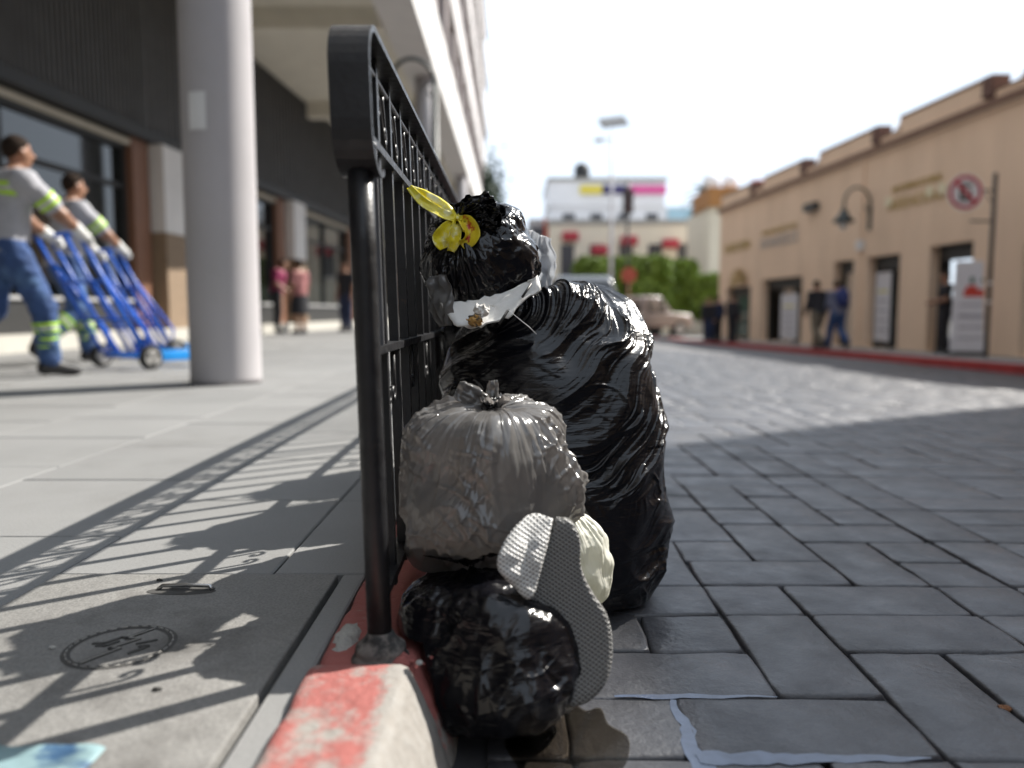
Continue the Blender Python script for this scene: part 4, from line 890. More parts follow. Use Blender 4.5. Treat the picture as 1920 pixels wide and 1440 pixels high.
# ------------------------------------------------------------------ blue hand trucks
M_BLUE = mat('blue enamel', (.014, .12, .60), .35, .1, 10); M_BLUE2 = mat('light blue enamel', (.02, .30, .80), .35, .08, 10); M_TYRE = mat('black rubber', (.02,.02,.02), .7); M_RIM = mat('grey plastic rim', (.42,.41,.39), .5)
def hand_truck(lab):
    t = empty('hand_truck', (0,0,0), label=lab, cat='hand truck')
    back = lambda s_: -.02-.50*s_; zz_ = lambda s_: .13+.93*s_
    rails = [-.30, -.11, .11, .30]
    for x in rails: MB().tube([(x, back(0), zz_(0)), (x, back(1), zz_(1))], .0165, 10).build('frame_rail', M_BLUE, t)
    MB().tube([(-.32, back(1), zz_(1)), (.32, back(1), zz_(1))], .017, 10).build('push_handle', M_BLUE, t)
    for s_ in (.0, .30, .62): MB().tube([(-.30, back(s_), zz_(s_)), (.30, back(s_), zz_(s_))], .013, 8).build('cross_bar', M_BLUE, t)
    for x in (-.27, .27): MB().tube([(x, back(.78), zz_(.78)), (x, .02, .30), (x, 0, .11)], .013, 8).build('brace', M_BLUE, t)
    for x in (-.14, .14): MB().tube([(x, back(.62), zz_(.62)), (x, .03, .14)], .012, 8).build('brace', M_BLUE, t)
    MB().tube([(-.34, 0, .10), (.34, 0, .10)], .011, 8).build('axle', M_BLUE, t)
    p = MB(); 
    for a, b in (((-.30,.02,.10),(-.30,.52,.07)), ((.30,.02,.10),(.30,.52,.07)), ((-.10,.02,.09),(-.10,.52,.07)), ((.10,.02,.09),(.10,.52,.07))): p.tube([a, b], .014, 8)
    p.build('toe_frame', M_BLUE2, t); MB().box((-.31,.50,.055), (.31,.525,.145), .006).build('toe_lip', M_BLUE2, t); MB().box((.295,.04,.06), (.318,.50,.15), .006).build('side_lip', M_BLUE2, t)
    for s_ in (-1, 1):
        w_ = MB(); w_.tube([(s_*.32,0,.10), (s_*.335,0,.10), (s_*.365,0,.10), (s_*.38,0,.10)], [.088,.10,.10,.088], 24); wh = w_.build('wheel', M_TYRE, t)
        MB().tube([(s_*.30,0,.10), (s_*.386,0,.10)], .066, 20).build('rim', M_RIM, wh)
        for q in range(3):
            a = 2.1*q+.5; MB().obox((s_*.388, .040*math.cos(a), .10+.040*math.sin(a)), (.002,0,0), (0,.018*math.cos(a),.018*math.sin(a)), (0,-.013*math.sin(a),.013*math.cos(a))).build('rim_slot', M_TYRE, wh)
    return t
ht = hand_truck('nearer blue steel hand truck with its wheel beside the round column'); ht.location = (-3.24, 6.61, 0); ht.rotation_euler.z = R(-32)
ht2 = copy_tree(ht); ht2['label'] = 'farther blue hand truck half hidden behind the nearer one'; ht2.location = (-3.62, 8.1, 0); ht2.rotation_euler.z = R(-40)
for q in (ht, ht2): q['group'] = 'blue hand trucks pushed by the workers'
# ------------------------------------------------------------------ arcade building on the left
def lw(Y): return -6.5+.054*Y                               # shop wall line
m_rib = mat('charcoal ribbed cladding', (.10, .10, .10), .7, .12, 3); m_dark = mat('dark lintel', (.02, .02, .02), .6); m_beige = mat('beige plaster', (.52, .47, .38), .85, .06, 3)
m_white = mat('white painted concrete', (.70, .68, .66), .8, .05, 2.2, .001, 60); m_colm = mat('pale column paint', (.43, .41, .42), .75, .06, 3, .001, 70, col2=(.36,.345,.34), m_scale=1.5, m_lo=.5, m_hi=.75)
m_brown = mat('brown timber pilaster', (.20, .095, .055), .6, .15, 8, stretch=(4,4,.4)); m_tan = mat('tan wainscot', (.24, .17, .11), .7, .1, 6)
m_glass = mat('shop glass', (.012, .016, .016), .04, .2, 2, spec=.9); m_inner = mat('shop interior', (.10,.10,.09), .8, .4, 2.0)
m_soffit = mat('soffit plaster', (.74, .70, .60), .85, .05, 2)
YB = -32
bl = empty('arcade_building', (-6, 14, 0), label='arcaded building with round columns, charcoal fascia and tall windowed floors on the left', cat='building')
rot = math.atan(-.054)
def LB(name, m, y0, y1, z0, z1, d0, d1, bev=0.0, par=bl):   # box in wall coordinates, d = distance out from the wall line towards the street
    vs = []
    for z in (z0, z1):
        for (y, d) in ((y0,d0),(y1,d0),(y1,d1),(y0,d1)): vs.append((lw(y)+d, y, z))
    return MB().add(vs, [(0,1,2,3),(7,6,5,4),(0,4,5,1),(1,5,6,2),(2,6,7,3),(3,7,4,0)]).build(name, m, par)
LB('back_wall', m_inner, YB, 60, 0, 6.2, -1.3, -1.0); LB('shop_ceiling', m_beige, YB, 60, 3.02, 3.1, -1.0, .0)
LB('plinth_step', mat('pale step concrete', (.50,.48,.43), .85, .06), YB, 60, .0, .20, -.9, .34)
LB('fascia', m_rib, YB, 60, 3.32, 5.8, -.1, .10); LB('lintel', m_dark, YB, 60, 3.14, 3.316, -.1, .16)
yy = 3.0
rib = MB(); 
while yy < 26:
    q = MB(); c = LB('fascia_rib', m_rib, yy, yy+.05, 3.33, 5.79, .102, .135); yy += .11 if yy < 12.5 else .22
bays = [(-1.2, 5.5), (6.9, 12.35), (13.9, 18.7), (20.5, 25.2), (26.9, 31.8), (33.5, 38.2), (40, 45), (46.6, 51.4)]
for i, (a, b) in enumerate(bays):
    LB('brown_pilaster', m_brown, b, b+.48, .2, 3.14, -.25, .02)
    LB('pilaster', m_white, b+.56, b+1.45, 1.75, 3.14, -.3, .22); LB('pilaster_base', m_tan, b+.55, b+1.46, 0, 1.748, -.3, .23)
    LB('window_ledge', m_dark, a, b-.004, .2, .62, -.22, -.04); LB('window_sill', mat('grey sill', (.4,.4,.4), .6), a, b-.004, .622, .67, -.22, .0); LB('window_header', m_dark, a, b-.004, 2.95, 3.14, -.22, -.06)
    n = 2 if i != 1 else 2
    for k in range(n):
        y0, y1 = a+(b-a)*k/n, a+(b-a)*(k+1)/n; wn = LB('window', m_dark, y1-.09, y1-.015, .67, 2.95, -.2, -.08)
        LB('pane', m_glass, y0, y1-.1, .67, 2.35, -.16, -.15, par=wn); LB('transom', m_dark, y0, y1-.1, 2.352, 2.42, -.19, -.1, par=wn); LB('pane', m_glass, y0, y1-.1, 2.422, 2.94, -.16, -.15, par=wn)
# columns
colm = None
for i, y in enumerate((-7.2, 5.25, 17.75, 30.2, 42.6)):
    x = -1.905
    if colm is None: colm = MB().lathe((x, y, 0), [(.228,0),(.228,.04),(.226,.05),(.224,2),(.222,4),(.221,5.9)], 48).build('column', m_colm, bl); y0_ = y
    else: c = link_copy(colm, bl); c.location = (0, y-y0_, 0)
# soffit, beams and upper floors
MB().box((-7.5,YB,5.803), (-2.28,56,6.0)).build('soffit', m_soffit, bl)
for y in (2.1, 8.4, 14.6, 20.9, 27.1, 33.3, 39.5): MB().box((-6.0,y-.18,5.45), (-2.30,y+.18,5.80)).build('beam', m_soffit, bl)
MB().box((-2.30,YB,5.55), (-1.62,56,6.9)).build('edge_beam', m_white, bl)
m_pier = mat('rose grey pier', (.36, .31, .30), .8, .06, 2); m_wdark = mat('dark upper glazing', (.035,.035,.042), .2, .2, 1); m_slabw = mat('white spandrel', (.62,.59,.58), .8, .04)
for fl_ in range(6):
    z = 6.9+3.3*fl_
    MB().box((-7,YB,z), (-2.25,56,z+3.3)).build('storey_wall', m_wdark, bl)
    MB().box((-2.248,YB-.01,z+2.25), (-1.70,56.01,z+3.28), 0).build('spandrel', m_slabw, bl)
    y = -2.5; wp = None
    while y < 55.6:
        MB().box((-2.247,y-.28,z+.0), (-1.78,y+.28,z+2.248)).build('pier', m_pier, bl)
        MB().box((-2.246,y+.3,z+.35), (-2.16,y+2.8,z+.42)).build('window_bar', m_slabw, bl) if y < 40 else None
        y += 3.1
MB().box((-2.4,YB,6.9+19.8), (-1.6,56,6.9+20.8)).build('parapet', m_slabw, bl)
# a taped notice on the near column
vs = []
for j in range(2):
    for i in range(7): a = R(-118+30*i/6*1.0); vs.append((-1.905+.2285*math.cos(a), 5.25+.2285*math.sin(a), 1.60+.23*j))
tag(MB().add(vs, [(i, i+1, 8+i, 7+i) for i in range(6)], True).build('paper_notice', mat('white notice paper', (.72,.72,.72), .7, .03), fix=False), 'white paper notice taped to the nearest round column', 'notice')

# ------------------------------------------------------------------ people by the far shops
M_MAG = mat('magenta blouse', (.28, .03, .10), .85); M_DK = mat('dark cloth', (.02,.02,.025), .9, .2, 10); M_ROSE = mat('dusty rose blouse', (.30,.12,.12), .85); M_NAVY = mat('navy cloth', (.02,.03,.07), .9, .15, 10)
a = empty('person', (-5.22, 17.6, 0), label='person in magenta top leaning by the shop window beyond the near column', cat='person')
J = STAND(); J.update(chest=(0,.08,1.25), neck=(0,.13,1.42), head=(0,.17,1.55), wrR=(.2,.22,.95), wrL=(-.2,.25,.98)); person(a, J, M_MAG, M_DK, h=.028, sleeve=.9, k=.98); a.rotation_euler.z = R(-70)
a = empty('person', (-4.55, 17.0, 0), label='person in rose blouse and black skirt facing the magenta one by the shops', cat='person')
J = STAND(); person(a, J, M_ROSE, M_DK, h=.028, sleeve=.9, k=.92, skirt=.42); a.rotation_euler.z = R(60)
a = empty('person', (-3.95, 18.9, 0), label='person in dark clothes by the shop window, just left of the railing post', cat='person')
person(a, STAND(), M_DK, M_NAVY, h=.03, k=.97); a.rotation_euler.z = R(150)
# ------------------------------------------------------------------ swan neck lamp post on the left pavement
M_LAMP = mat('dark green iron', (.02,.028,.026), .45)
def swan_lamp(nm, lab, base, H_, direc, reach, wallm=False, sc=1.0):
    t = empty(nm, base, label=lab, cat='lamp'); b = Vector(base); d = Vector(direc).normalized()
    if not wallm:
        MB().lathe(b, [(.13,0),(.13,.10),(.09,.16),(.075,.6),(.06,.7),(.048,1.2),(.04,H_)], 20).build('pole', M_LAMP, t)
    top = b+Vector((0,0,H_)); pts = [top-Vector((0,0,.35*sc))]
    for k in range(13): a_ = math.pi*k/12; pts.append(top + d*(reach/2)*(1-math.cos(a_)) + Vector((0,0,reach*.55*math.sin(a_))))
    pts.append(pts[-1]-Vector((0,0,.10*sc))); MB().tube(pts, .026*sc, 10).build('swan_neck', M_LAMP, t)
    e = pts[-1]; MB().lathe(e, [(.03*sc,.0),(.06*sc,-.02*sc),(.09*sc,-.10*sc),(.14*sc,-.18*sc),(.22*sc,-.26*sc),(.23*sc,-.30*sc)], 24).build('bell_shade', M_LAMP, t)
    MB().lathe(e+Vector((0,0,-.40*sc)), [(.01,-.06*sc),(.07*sc,-.03*sc),(.10*sc,.04*sc),(.10*sc,.10*sc)], 16).build('globe', mat('opal globe', (.8,.8,.78), .3), t)
    s_ = [top + d*(.05+.10*sc*math.cos(a_)*(1-a_/9)) + Vector((0,0,-.10*sc+.12*sc*math.sin(a_)*(1-a_/9))) for a_ in [q*.5 for q in range(16)]]
    MB().tube(s_, .012*sc, 6).build('scroll', M_LAMP, t)
    if wallm: MB().obox(b+Vector((0,0,H_-.3*sc)), (.02,0,0), (0,.06*sc,0), (0,0,.25*sc)).build('wall_plate', M_LAMP, t)
    return t
swan_lamp('street_lamp', 'dark swan neck street lamp on the left pavement above the railing', (-.98, 10.3, 0), 3.35, (-1,-.1,0), .55)
# ------------------------------------------------------------------ far pavement and red kerb on the right
m_walk2 = mat('far pavement', (.22, .215, .21), .85, .1, 2); m_red2 = mat('red painted kerb', (.40, .045, .045), .75, .15, 3)
ysr = [-32, -20, -14, -8, -4, 0, 4, 8, 12, 16, 20, 24, 28, 32, 36]
def strip(name, fx0, fx1, fz0, fz1, m, par=None, yl=None):
    vs = []; yl = yl or ysr
    for y in yl:
        x0, x1 = fx0(y), fx1(y); vs += [(x0,y,fz0(y)),(x0,y,fz1(y)),(x1,y,fz1(y)),(x1,y,fz0(y))]
    fs = []
    for i in range(len(yl)-1):
        for k in range(4): fs.append((i*4+k, i*4+(k+1) % 4, i*4+4+(k+1) % 4, i*4+4+k))
    m_ = len(vs)-4; fs += [(0,1,2,3), (m_+3,m_+2,m_+1,m_)]
    return MB().add(vs, fs).build(name, m, par)
tag(strip('far_pavement', lambda y: kerb_x(y)+.16, lambda y: wall_x(y)+1.2, lambda y: far_z(y)-.5, lambda y: far_z(y), m_walk2), kind='structure')
fk = empty('far_kerb', (0,0,0)); tag(fk, kind='structure')
y = -14
while y < 36:
    strip('kerb_stone', lambda q: kerb_x(q)-.01, lambda q: kerb_x(q)+.157, lambda q: far_z(q)-.5, lambda q: far_z(q)+.004, m_red2, fk, [y, y+.993]); y += 1.0

# ------------------------------------------------------------------ tan building
m_tanw = mat('tan stucco', (.79, .605, .45), .9, .05, 1.2, .002, 60, col2=(.72, .545, .40), m_scale=.9, m_lo=.45, m_hi=.7, stretch=(1,1,.3))
m_corn = mat('brown cornice', (.20, .12, .085), .8, .1, 3); m_spout = mat('dark red drain block', (.13, .07, .055), .8, .2, 10)
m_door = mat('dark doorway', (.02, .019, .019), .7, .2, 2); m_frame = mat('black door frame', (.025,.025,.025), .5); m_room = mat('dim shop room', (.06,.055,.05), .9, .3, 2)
Y0r, Y1r = 10.02, 31.8
tb = empty('shop_building', (wall_x(16.7), 16.7, far_z(16.7)), label='long low tan stucco building with stepped parapet across the street', cat='building')
def RB(name, m, y0, y1, z0, z1, d0, d1, par=tb):            # d measured from the facade towards the street (negative = into the building)
    vs = []
    for z in (z0, z1):
        for (y, d) in ((y0,d0),(y1,d0),(y1,d1),(y0,d1)): vs.append((wall_x(y)-d, y, z))
    return MB().add(vs, [(0,1,2,3),(7,6,5,4),(0,4,5,1),(1,5,6,2),(2,6,7,3),(3,7,4,0)]).build(name, m, par)
gz = lambda y: far_z(y)
openings = [(10.4,11.6,1.75,'door'), (12.4,14.55,1.72,'arch'), (16.0,17.48,1.90,'door'), (18.66,20.16,1.84,'window'), (20.86,21.98,1.84,'door'), (24.0,27.2,1.56,'door'), (28.3,30.9,1.40,'glass')]
prev = Y0r
for (a, b, zt, kd) in openings:
    RB('wall', m_tanw, prev, a, -1.2, zt, -.35, 0); prev = b
    RB('wall', m_tanw, a, b, -1.2, gz((a+b)/2)+.002, -1.15, .004)
    # recess
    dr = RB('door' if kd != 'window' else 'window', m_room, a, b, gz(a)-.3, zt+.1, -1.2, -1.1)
    RB('frame', m_frame, a, a+.07, gz(a)-.2, zt-.002, -.34, -.22, dr); RB('frame', m_frame, b-.07, b, gz(b)-.2, zt-.002, -.34, -.22, dr); RB('lintel', m_frame, a+.071, b-.071, zt-.32, zt-.003, -.34, -.20, dr)
    if kd in ('window', 'glass', 'arch'):
        n = 2 if kd != 'glass' else 3
        for k in range(n):
            y0, y1 = a+.08+(b-a-.16)*k/n, a+.08+(b-a-.16)*(k+1)/n; RB('pane', m_glass if kd != 'glass' else mat('green shop glass', (.07,.13,.12), .08, .2, 2, spec=.8), y0+.03, y1-.03, gz(a)+.1, zt-.33, -.28, -.27, dr); RB('mullion', m_frame, y1-.028, y1+.028, gz(a), zt-.33, -.30, -.24, dr)
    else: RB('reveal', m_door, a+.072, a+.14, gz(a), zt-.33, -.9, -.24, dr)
RB('wall', m_tanw, prev, Y1r, -1.2, 1.90, -.35, 0)
prev = Y0r
for (a, b, zt, kd) in openings:                             # wall above the lower lintels
    if zt < 1.9: RB('wall', m_tanw, a, b, zt, 1.9, -.349, -.001)
pv = Y0r
for (a, b, zt, kd) in openings:
    if zt < 1.9: RB('wall', m_tanw, pv, a, min(zt, 1.9), 1.9, -.348, -.0005) if zt > 1.895 else None
    pv = b
# piers rise to 1.9 as well
pv = Y0r
for (a, b, zt, kd) in openings:
    if zt < 1.9: RB('wall', m_tanw, pv, a, zt, 1.9, -.347, -.0008)
    pv = b
RB('wall', m_tanw, Y0r, Y1r, 1.9, 4.38, -.35, 0)
RB('end_wall', m_tanw, Y1r-.3, Y1r, -1.2, 4.38, -9, -.351); RB('roof', m_conc, Y0r, Y1r-.301, 4.1, 4.3, -9, -.352)
RB('cornice', m_corn, Y0r, Y1r+.1, 4.38, 4.52, -.35, .12); RB('cornice_fillet', m_tanw, Y0r, Y1r+.05, 4.30, 4.378, -.30, .06)
# stepped parapet
notch = [10.9, 15.05, 19.25, 23.45, 27.65]
pts = [Y0r]+[q for n_ in notch for q in (n_-.02,)]+[Y1r]
ycur = Y0r
for n_ in notch+[Y1r+.35]:
    RB('parapet', m_tanw, ycur, n_-.35, 4.52, 4.98, -.25, -.02); RB('parapet_cap', m_corn, ycur-.02, n_-.33, 4.98, 5.03, -.28, .01)
    if n_ < Y1r:
        RB('parapet', m_tanw, n_-.348, n_+.55, 4.52, 4.70, -.25, -.021); RB('parapet_cap', m_corn, n_-.33, n_+.55, 4.70, 4.735, -.28, .008)
        RB('drain_block', m_spout, n_+.56, n_+.86, 4.62, 5.02, -.30, .05)
        for k in range(5):                                   # the curved sweep of the step
            u = k/5; RB('parapet_sweep', m_tanw, n_-.345+.0+.06*k, n_-.345+.06*(k+1)-.002, 4.735, 4.74+.24*(1-u)**2+.002, -.249, -.022)
    ycur = n_+.86
for (a, b, zt, kd) in openings[1:2]: pass
tag_arch = MB(); 
for k in range(14):
    a0, a1 = math.pi*k/14, math.pi*(k+1)/14; yc, rr = 13.475, 1.25
    for q in (0,): tag_arch.add([(wall_x(yc)-.05, yc+rr*math.cos(a0), 1.3+.75*math.sin(a0)), (wall_x(yc)-.05, yc+rr*math.cos(a1), 1.3+.75*math.sin(a1)), (wall_x(yc)-.05, yc+(rr+.12)*math.cos(a1), 1.3+.87*math.sin(a1)), (wall_x(yc)-.05, yc+(rr+.12)*math.cos(a0), 1.3+.87*math.sin(a0)), (wall_x(yc), yc+rr*math.cos(a0), 1.3+.75*math.sin(a0)), (wall_x(yc), yc+rr*math.cos(a1), 1.3+.75*math.sin(a1)), (wall_x(yc), yc+(rr+.12)*math.cos(a1), 1.3+.87*math.sin(a1)), (wall_x(yc), yc+(rr+.12)*math.cos(a0), 1.3+.87*math.sin(a0))], [(0,1,2,3),(4,7,6,5),(0,4,5,1),(3,2,6,7)])
tag_arch.build('arch_moulding', mat('cream moulding', (.66,.58,.42), .8), tb)
fan = MB()
for k in range(9):
    a0 = math.pi*(k+.15)/9; fan.obox((wall_x(29.6)-.03, 29.6+.75*math.cos(a0), 1.45+.38*math.sin(a0)), (.03,0,0), (0,.45*math.cos(a0),.25*math.sin(a0)), (0,-.05*math.sin(a0),.05*math.cos(a0)))
fan.build('fan_ornament', mat('ochre ornament', (.45,.32,.15), .8), tb)
# raised sign lettering: too far and out of focus to read, built as separate small raised strokes
rs_ = random.Random(4)
def letters(y0, y1, z, hgt, m, n):
    for k in range(n):
        y = y1-(y1-y0)*(k+.15)/n; w_ = (y1-y0)/n*.62; b_ = MB(); x = wall_x(y)-.03
        b_.box((x,y-w_*.16,z), (x+.028,y,z+hgt)); kd = rs_.randrange(4)
        if kd != 1: b_.box((x+.001,y-w_,z+hgt*.82), (x+.027,y-w_*.165,z+hgt))
        if kd in (0, 2): b_.box((x+.001,y-w_,z), (x+.027,y-w_*.165,z+hgt*.17))
        if kd in (1, 3): b_.box((x+.001,y-w_,z+.01), (x+.027,y-w_*.84,z+hgt*.80))
        if kd in (2, 3): b_.box((x+.001,y-w_*.8,z+hgt*.42), (x+.027,y-w_*.165,z+hgt*.57))
        b_.build('sign_letter', m, tb)
m_gold = mat('brass lettering', (.50, .36, .10), .4, .1, metal=.6); m_pale = mat('cream lettering', (.75, .70, .50), .5); m_steel = mat('grey lettering', (.42,.42,.42), .5)
letters(17.1, 19.1, 3.28, .14, m_gold, 12); letters(17.0, 19.25, 2.88, .24, m_gold, 8)
for y in (19.22, 17.55, 17.1): RB('sign_letter', m_pale, y-.10, y+.10, 2.98, 3.2, .0, .05)
letters(24.3, 27.4, 2.62, .32, m_steel, 9); letters(24.4, 27.3, 3.05, .16, m_gold, 11); letters(28.3, 31.2, 2.72, .34, m_gold, 7)
RB('vent_box', m_frame, 23.0, 23.7, 3.40, 3.62, .0, .18); RB('meter_box', mat('white box', (.7,.7,.7), .6), 20.35, 20.6, 2.05, 2.3, .0, .1)
RB('downpipe', m_tanw, 20.42, 20.50, -.5, 4.3, .0, .06)
swan_lamp('wall_lamp', 'dark swan neck lamp with bell shade on the tan wall', (wall_x(20.1)-.02, 20.1, 2.15), 1.0, (-1,-.25,0), .75, True, 1.15)

# ------------------------------------------------------------------ taller neighbour beside it (to the right of the picture); its shadow lies across the road
nb_ = empty('corner_building', (wall_x(0), 0, far_z(0)), label='taller ochre building adjoining the tan one on the right', cat='building')
RB('wall', mat('ochre stucco', (.50,.36,.22), .9, .05, 1), -32, 10.0, -1.2, 10.15, -10, .0, nb_); RB('cornice', m_corn, -32.1, 10.005, 10.152, 10.35, -10, .12, nb_)
for fl_ in range(3):
    for k in range(6):
        y = -13+3.3*k; wn = RB('window', m_frame, y, y+1.3, .0+3.0*fl_+.1, 1.9+3.0*fl_, .002, .05, nb_); RB('pane', m_glass, y+.08, y+1.22, .18+3.0*fl_, 1.82+3.0*fl_, .051, .056, wn)

rb = empty('added_rear_building', (3, -34, 0), label='unseen grey building added behind the viewpoint to block sky light', cat='building')  # unseen building, added to darken reflections and cut the sky fill
MB().box((-8,-42,-1.2), (14,-33,11)).build('wall', mat('grey render', (.22,.21,.20), .9, .08, 1), rb)
for k in range(5):
    for q in range(3): MB().box((-5+3.6*k,-32.99,1.0+3.2*q), (-3.4+3.6*k,-32.9,2.7+3.2*q)).build('window', m_frame, rb)
# ------------------------------------------------------------------ no parking sign
sg = empty('traffic_sign', (8.86, 14.75, far_z(14.75)), label='round no parking sign with black E and red slash on a dark pole', cat='traffic sign')
b = Vector((8.86, 14.75, far_z(14.75))); m_pole = mat('dark pole paint', (.035,.03,.03), .6)
MB().tube([b, b+Vector((0,0,1.9)), b+Vector((0,0,3.38))], .038, 12).build('pole', m_pole, sg)
dc = Vector((8.31, 14.72, 2.655))
def disc(nm, r0, r1, m, y, n=48):
    vs = []; 
    for rr in (r0, r1):
        for yy_ in (y, y+.004):
            for k in range(n): a_ = 2*math.pi*k/n; vs.append((dc.x+rr*math.cos(a_), dc.y+yy_, dc.z+rr*math.sin(a_)))
    fs = []
    for k in range(n):
        k2 = (k+1) % n
        for (a, b) in ((0,1),(1,3),(3,2),(2,0)): fs.append((a*n+k, a*n+k2, b*n+k2, b*n+k))
    return MB().add(vs, fs).build(nm, m, sg)
m_sw = mat('white sign face', (.72,.72,.74), .5, .03); m_sr = mat('red sign paint', (.50,.02,.05), .5, .05); m_sb = mat('black sign paint', (.015,.015,.015), .5)
disc('sign_plate', .001, .335, m_sw, .002); disc('red_ring', .245, .305, m_sr, -.004)
e_ = MB()
e_.box((dc.x-.105,dc.y-.006,dc.z-.155), (dc.x-.045,dc.y+.001,dc.z+.155))
for z in (-.155, -.028, .10): e_.box((dc.x-.0448,dc.y-.006,dc.z+z), (dc.x+.11,dc.y+.001,dc.z+z+.055))
e_.build('letter_e', m_sb, sg)
MB().obox(dc+Vector((0,-.0085,0)), Vector((.185,0,-.185)), (0,.0015,0), Vector((.022,0,.022))).build('red_slash', m_sr, sg)
MB().tube([dc+Vector((.33,0.03,.04)), b+Vector((-.0,-.0,dc.z-b.z+.04))], .014, 8).build('bracket', m_pole, sg)
MB().tube([dc+Vector((.38,0.03,.04)), dc+Vector((.44,.03,-.10)), Vector((b.x,b.y,dc.z-.22))], .010, 8).build('bracket', m_pole, sg)
MB().tube([Vector((b.x-.42,b.y,2.14)), Vector((b.x,b.y,2.14))], .018, 8).build('lower_arm', m_pole, sg)
for z in (1.0, 1.35): MB().tube([b+Vector((0,0,z)), b+Vector((0,0,z+.05))], .041, 12).build('pole_sticker', m_sw, sg)

# ------------------------------------------------------------------ standing banners and posters in the doorways
m_ban = mat('white banner', (.66,.66,.70), .6, .03); m_tom = mat('red print', (.55,.05,.03), .6); m_grn = mat('green print', (.02,.10,.06), .6); m_txt = mat('grey print', (.35,.35,.40), .6)
bn = empty('banner_stand', (9.02, 15.75, far_z(15.75)), label='white leaning banner with red print standing in the doorway beside the person', cat='banner')
bb = Vector((9.02, 15.75, far_z(15.75)))
def banp(nm, m, u0, u1, v0, v1, off):                       # u across, v up; the banner leans to the right as it rises
    f_ = lambda u, v: bb + Vector((-.30+.60*u+.10*v/1.75, .10*v/1.75-.25*u, .08+v))
    d = Vector((-.35,-.93,0))
    vs = [f_(u,v)+d*o_ for o_ in (off, off+.006) for u, v in ((u0,v0),(u1,v0),(u1,v1),(u0,v1))]
    return MB().add(vs, [(0,3,2,1),(4,5,6,7),(0,1,5,4),(1,2,6,5),(2,3,7,6),(3,0,4,7)]).build(nm, m, bn)
banp('banner_sheet', m_ban, 0, 1, 0, 1.78, 0); banp('red_print', m_tom, .28, .82, 1.08, 1.22, .008); banp('red_print', m_tom, .34, .62, 1.22, 1.30, .008); banp('green_print', m_grn, .42, .54, 1.34, 1.46, .008); banp('green_print', m_grn, .72, .84, 1.36, 1.44, .008)
for v in (.90, .70, .66, .46, .24): banp('text_line', m_txt, .18, .86, v, v+.035, .008)
MB().box(bb+Vector((-.34,-.3,0)), bb+Vector((.34,.12,.078)), .01).build('base', m_frame, bn)
def poster(nm, lab, y0, y1, z0, z1, d, cat='poster'):
    t = empty(nm, (wall_x(y0), y0, z0), label=lab, cat=cat); RB('sheet', m_ban, y0, y1, z0, z1, d, d+.02, t)
    for k in range(5): z = z0+(z1-z0)*(.15+.14*k); RB('print', m_txt if k < 4 else mat('yellow print', (.7,.65,.15), .6), y0+(y1-y0)*.15, y1-(y1-y0)*.15, z, z+.05, d+.021, d+.026, t)
poster('poster', 'tall white poster with yellow heading in the shop window', 19.35, 20.05, -.25, 1.45, -.2); poster('poster', 'white poster board in the farther dark doorway', 24.7, 26.0, -.4, 1.05, -.2)
# ------------------------------------------------------------------ people across the street
def mk(lab, x, y, z, J, shirt, pants, rz, k=1.0, **kw):
    a = empty('person', (x, y, z), label=lab, cat='person'); person(a, J, shirt, pants, h=.027, k=k, **kw); a.rotation_euler.z = R(rz); return a
J = STAND(); J.update(elR=(.24,.05,1.13), wrR=(.12,.28,1.08), elL=(-.24,.05,1.13), wrL=(-.1,.28,1.06)); mk('person in black standing in the doorway beside the leaning banner', 9.14, 16.72, far_z(16.7), J, M_DK, M_DK, 75)
M_GRYH = mat('grey blue hoodie', (.16,.17,.24), .9, .1); M_KHA = mat('khaki trousers', (.14,.12,.09), .9); M_PACK = mat('blue backpack', (.03,.045,.16), .8, .2, 8)
J = WALK(); J.update(wrR=(.24,.12,.88), elR=(.24,.02,1.12), wrL=(-.24,.2,.9), elL=(-.24,.06,1.12)); mk('person in black jacket and khaki trousers walking away on the far pavement', 7.42, 19.2, far_z(19.2)+.004, J, M_DK, M_KHA, 12, .97, sleeve=1.9)
J = WALK(); J.update(wrR=(.24,.12,.88), elR=(.24,.02,1.12), wrL=(-.24,.2,.9), elL=(-.24,.06,1.12), knR=(.10,.05,.49), anR=(.10,-.30,.18), toeR=(.11,-.22,.04), knL=(-.10,.18,.50), anL=(-.10,.24,.095), toeL=(-.12,.40,.04))
pk = mk('person in jeans with a blue backpack walking away on the far pavement', 7.86, 19.1, far_z(19.1)+.004, J, M_GRYH, M_JEAN, 8, .97, sleeve=1.9)
P_, F_ = surf_nets(lambda X,Y,Z: ell(X,Y,Z,(0,-.16,1.24),(.17,.12,.24))+.012*perlin(X*12,Y*12,Z*12), (-.2,-.32,.96), (.2,.02,1.52), .02); np_mesh('backpack', P_+np.array(pk.location), F_, M_PACK, pk)
for i, (x, y, rz, sh, pa, lab) in enumerate([(6.55,26.4,160,M_DK,M_NAVY,'leftmost dark clothed person of the group waiting by the green shopfront'), (6.95,26.8,20,M_NAVY,M_DK,'middle navy clothed person of the group waiting by the green shopfront'), (7.3,26.2,-60,M_DK,M_DK,'rightmost black clothed person of the group waiting by the green shopfront')]):
    mk(lab, x, y, far_z(y)+.003, STAND(), sh, pa, rz, .86+.03*i, sleeve=1.9)
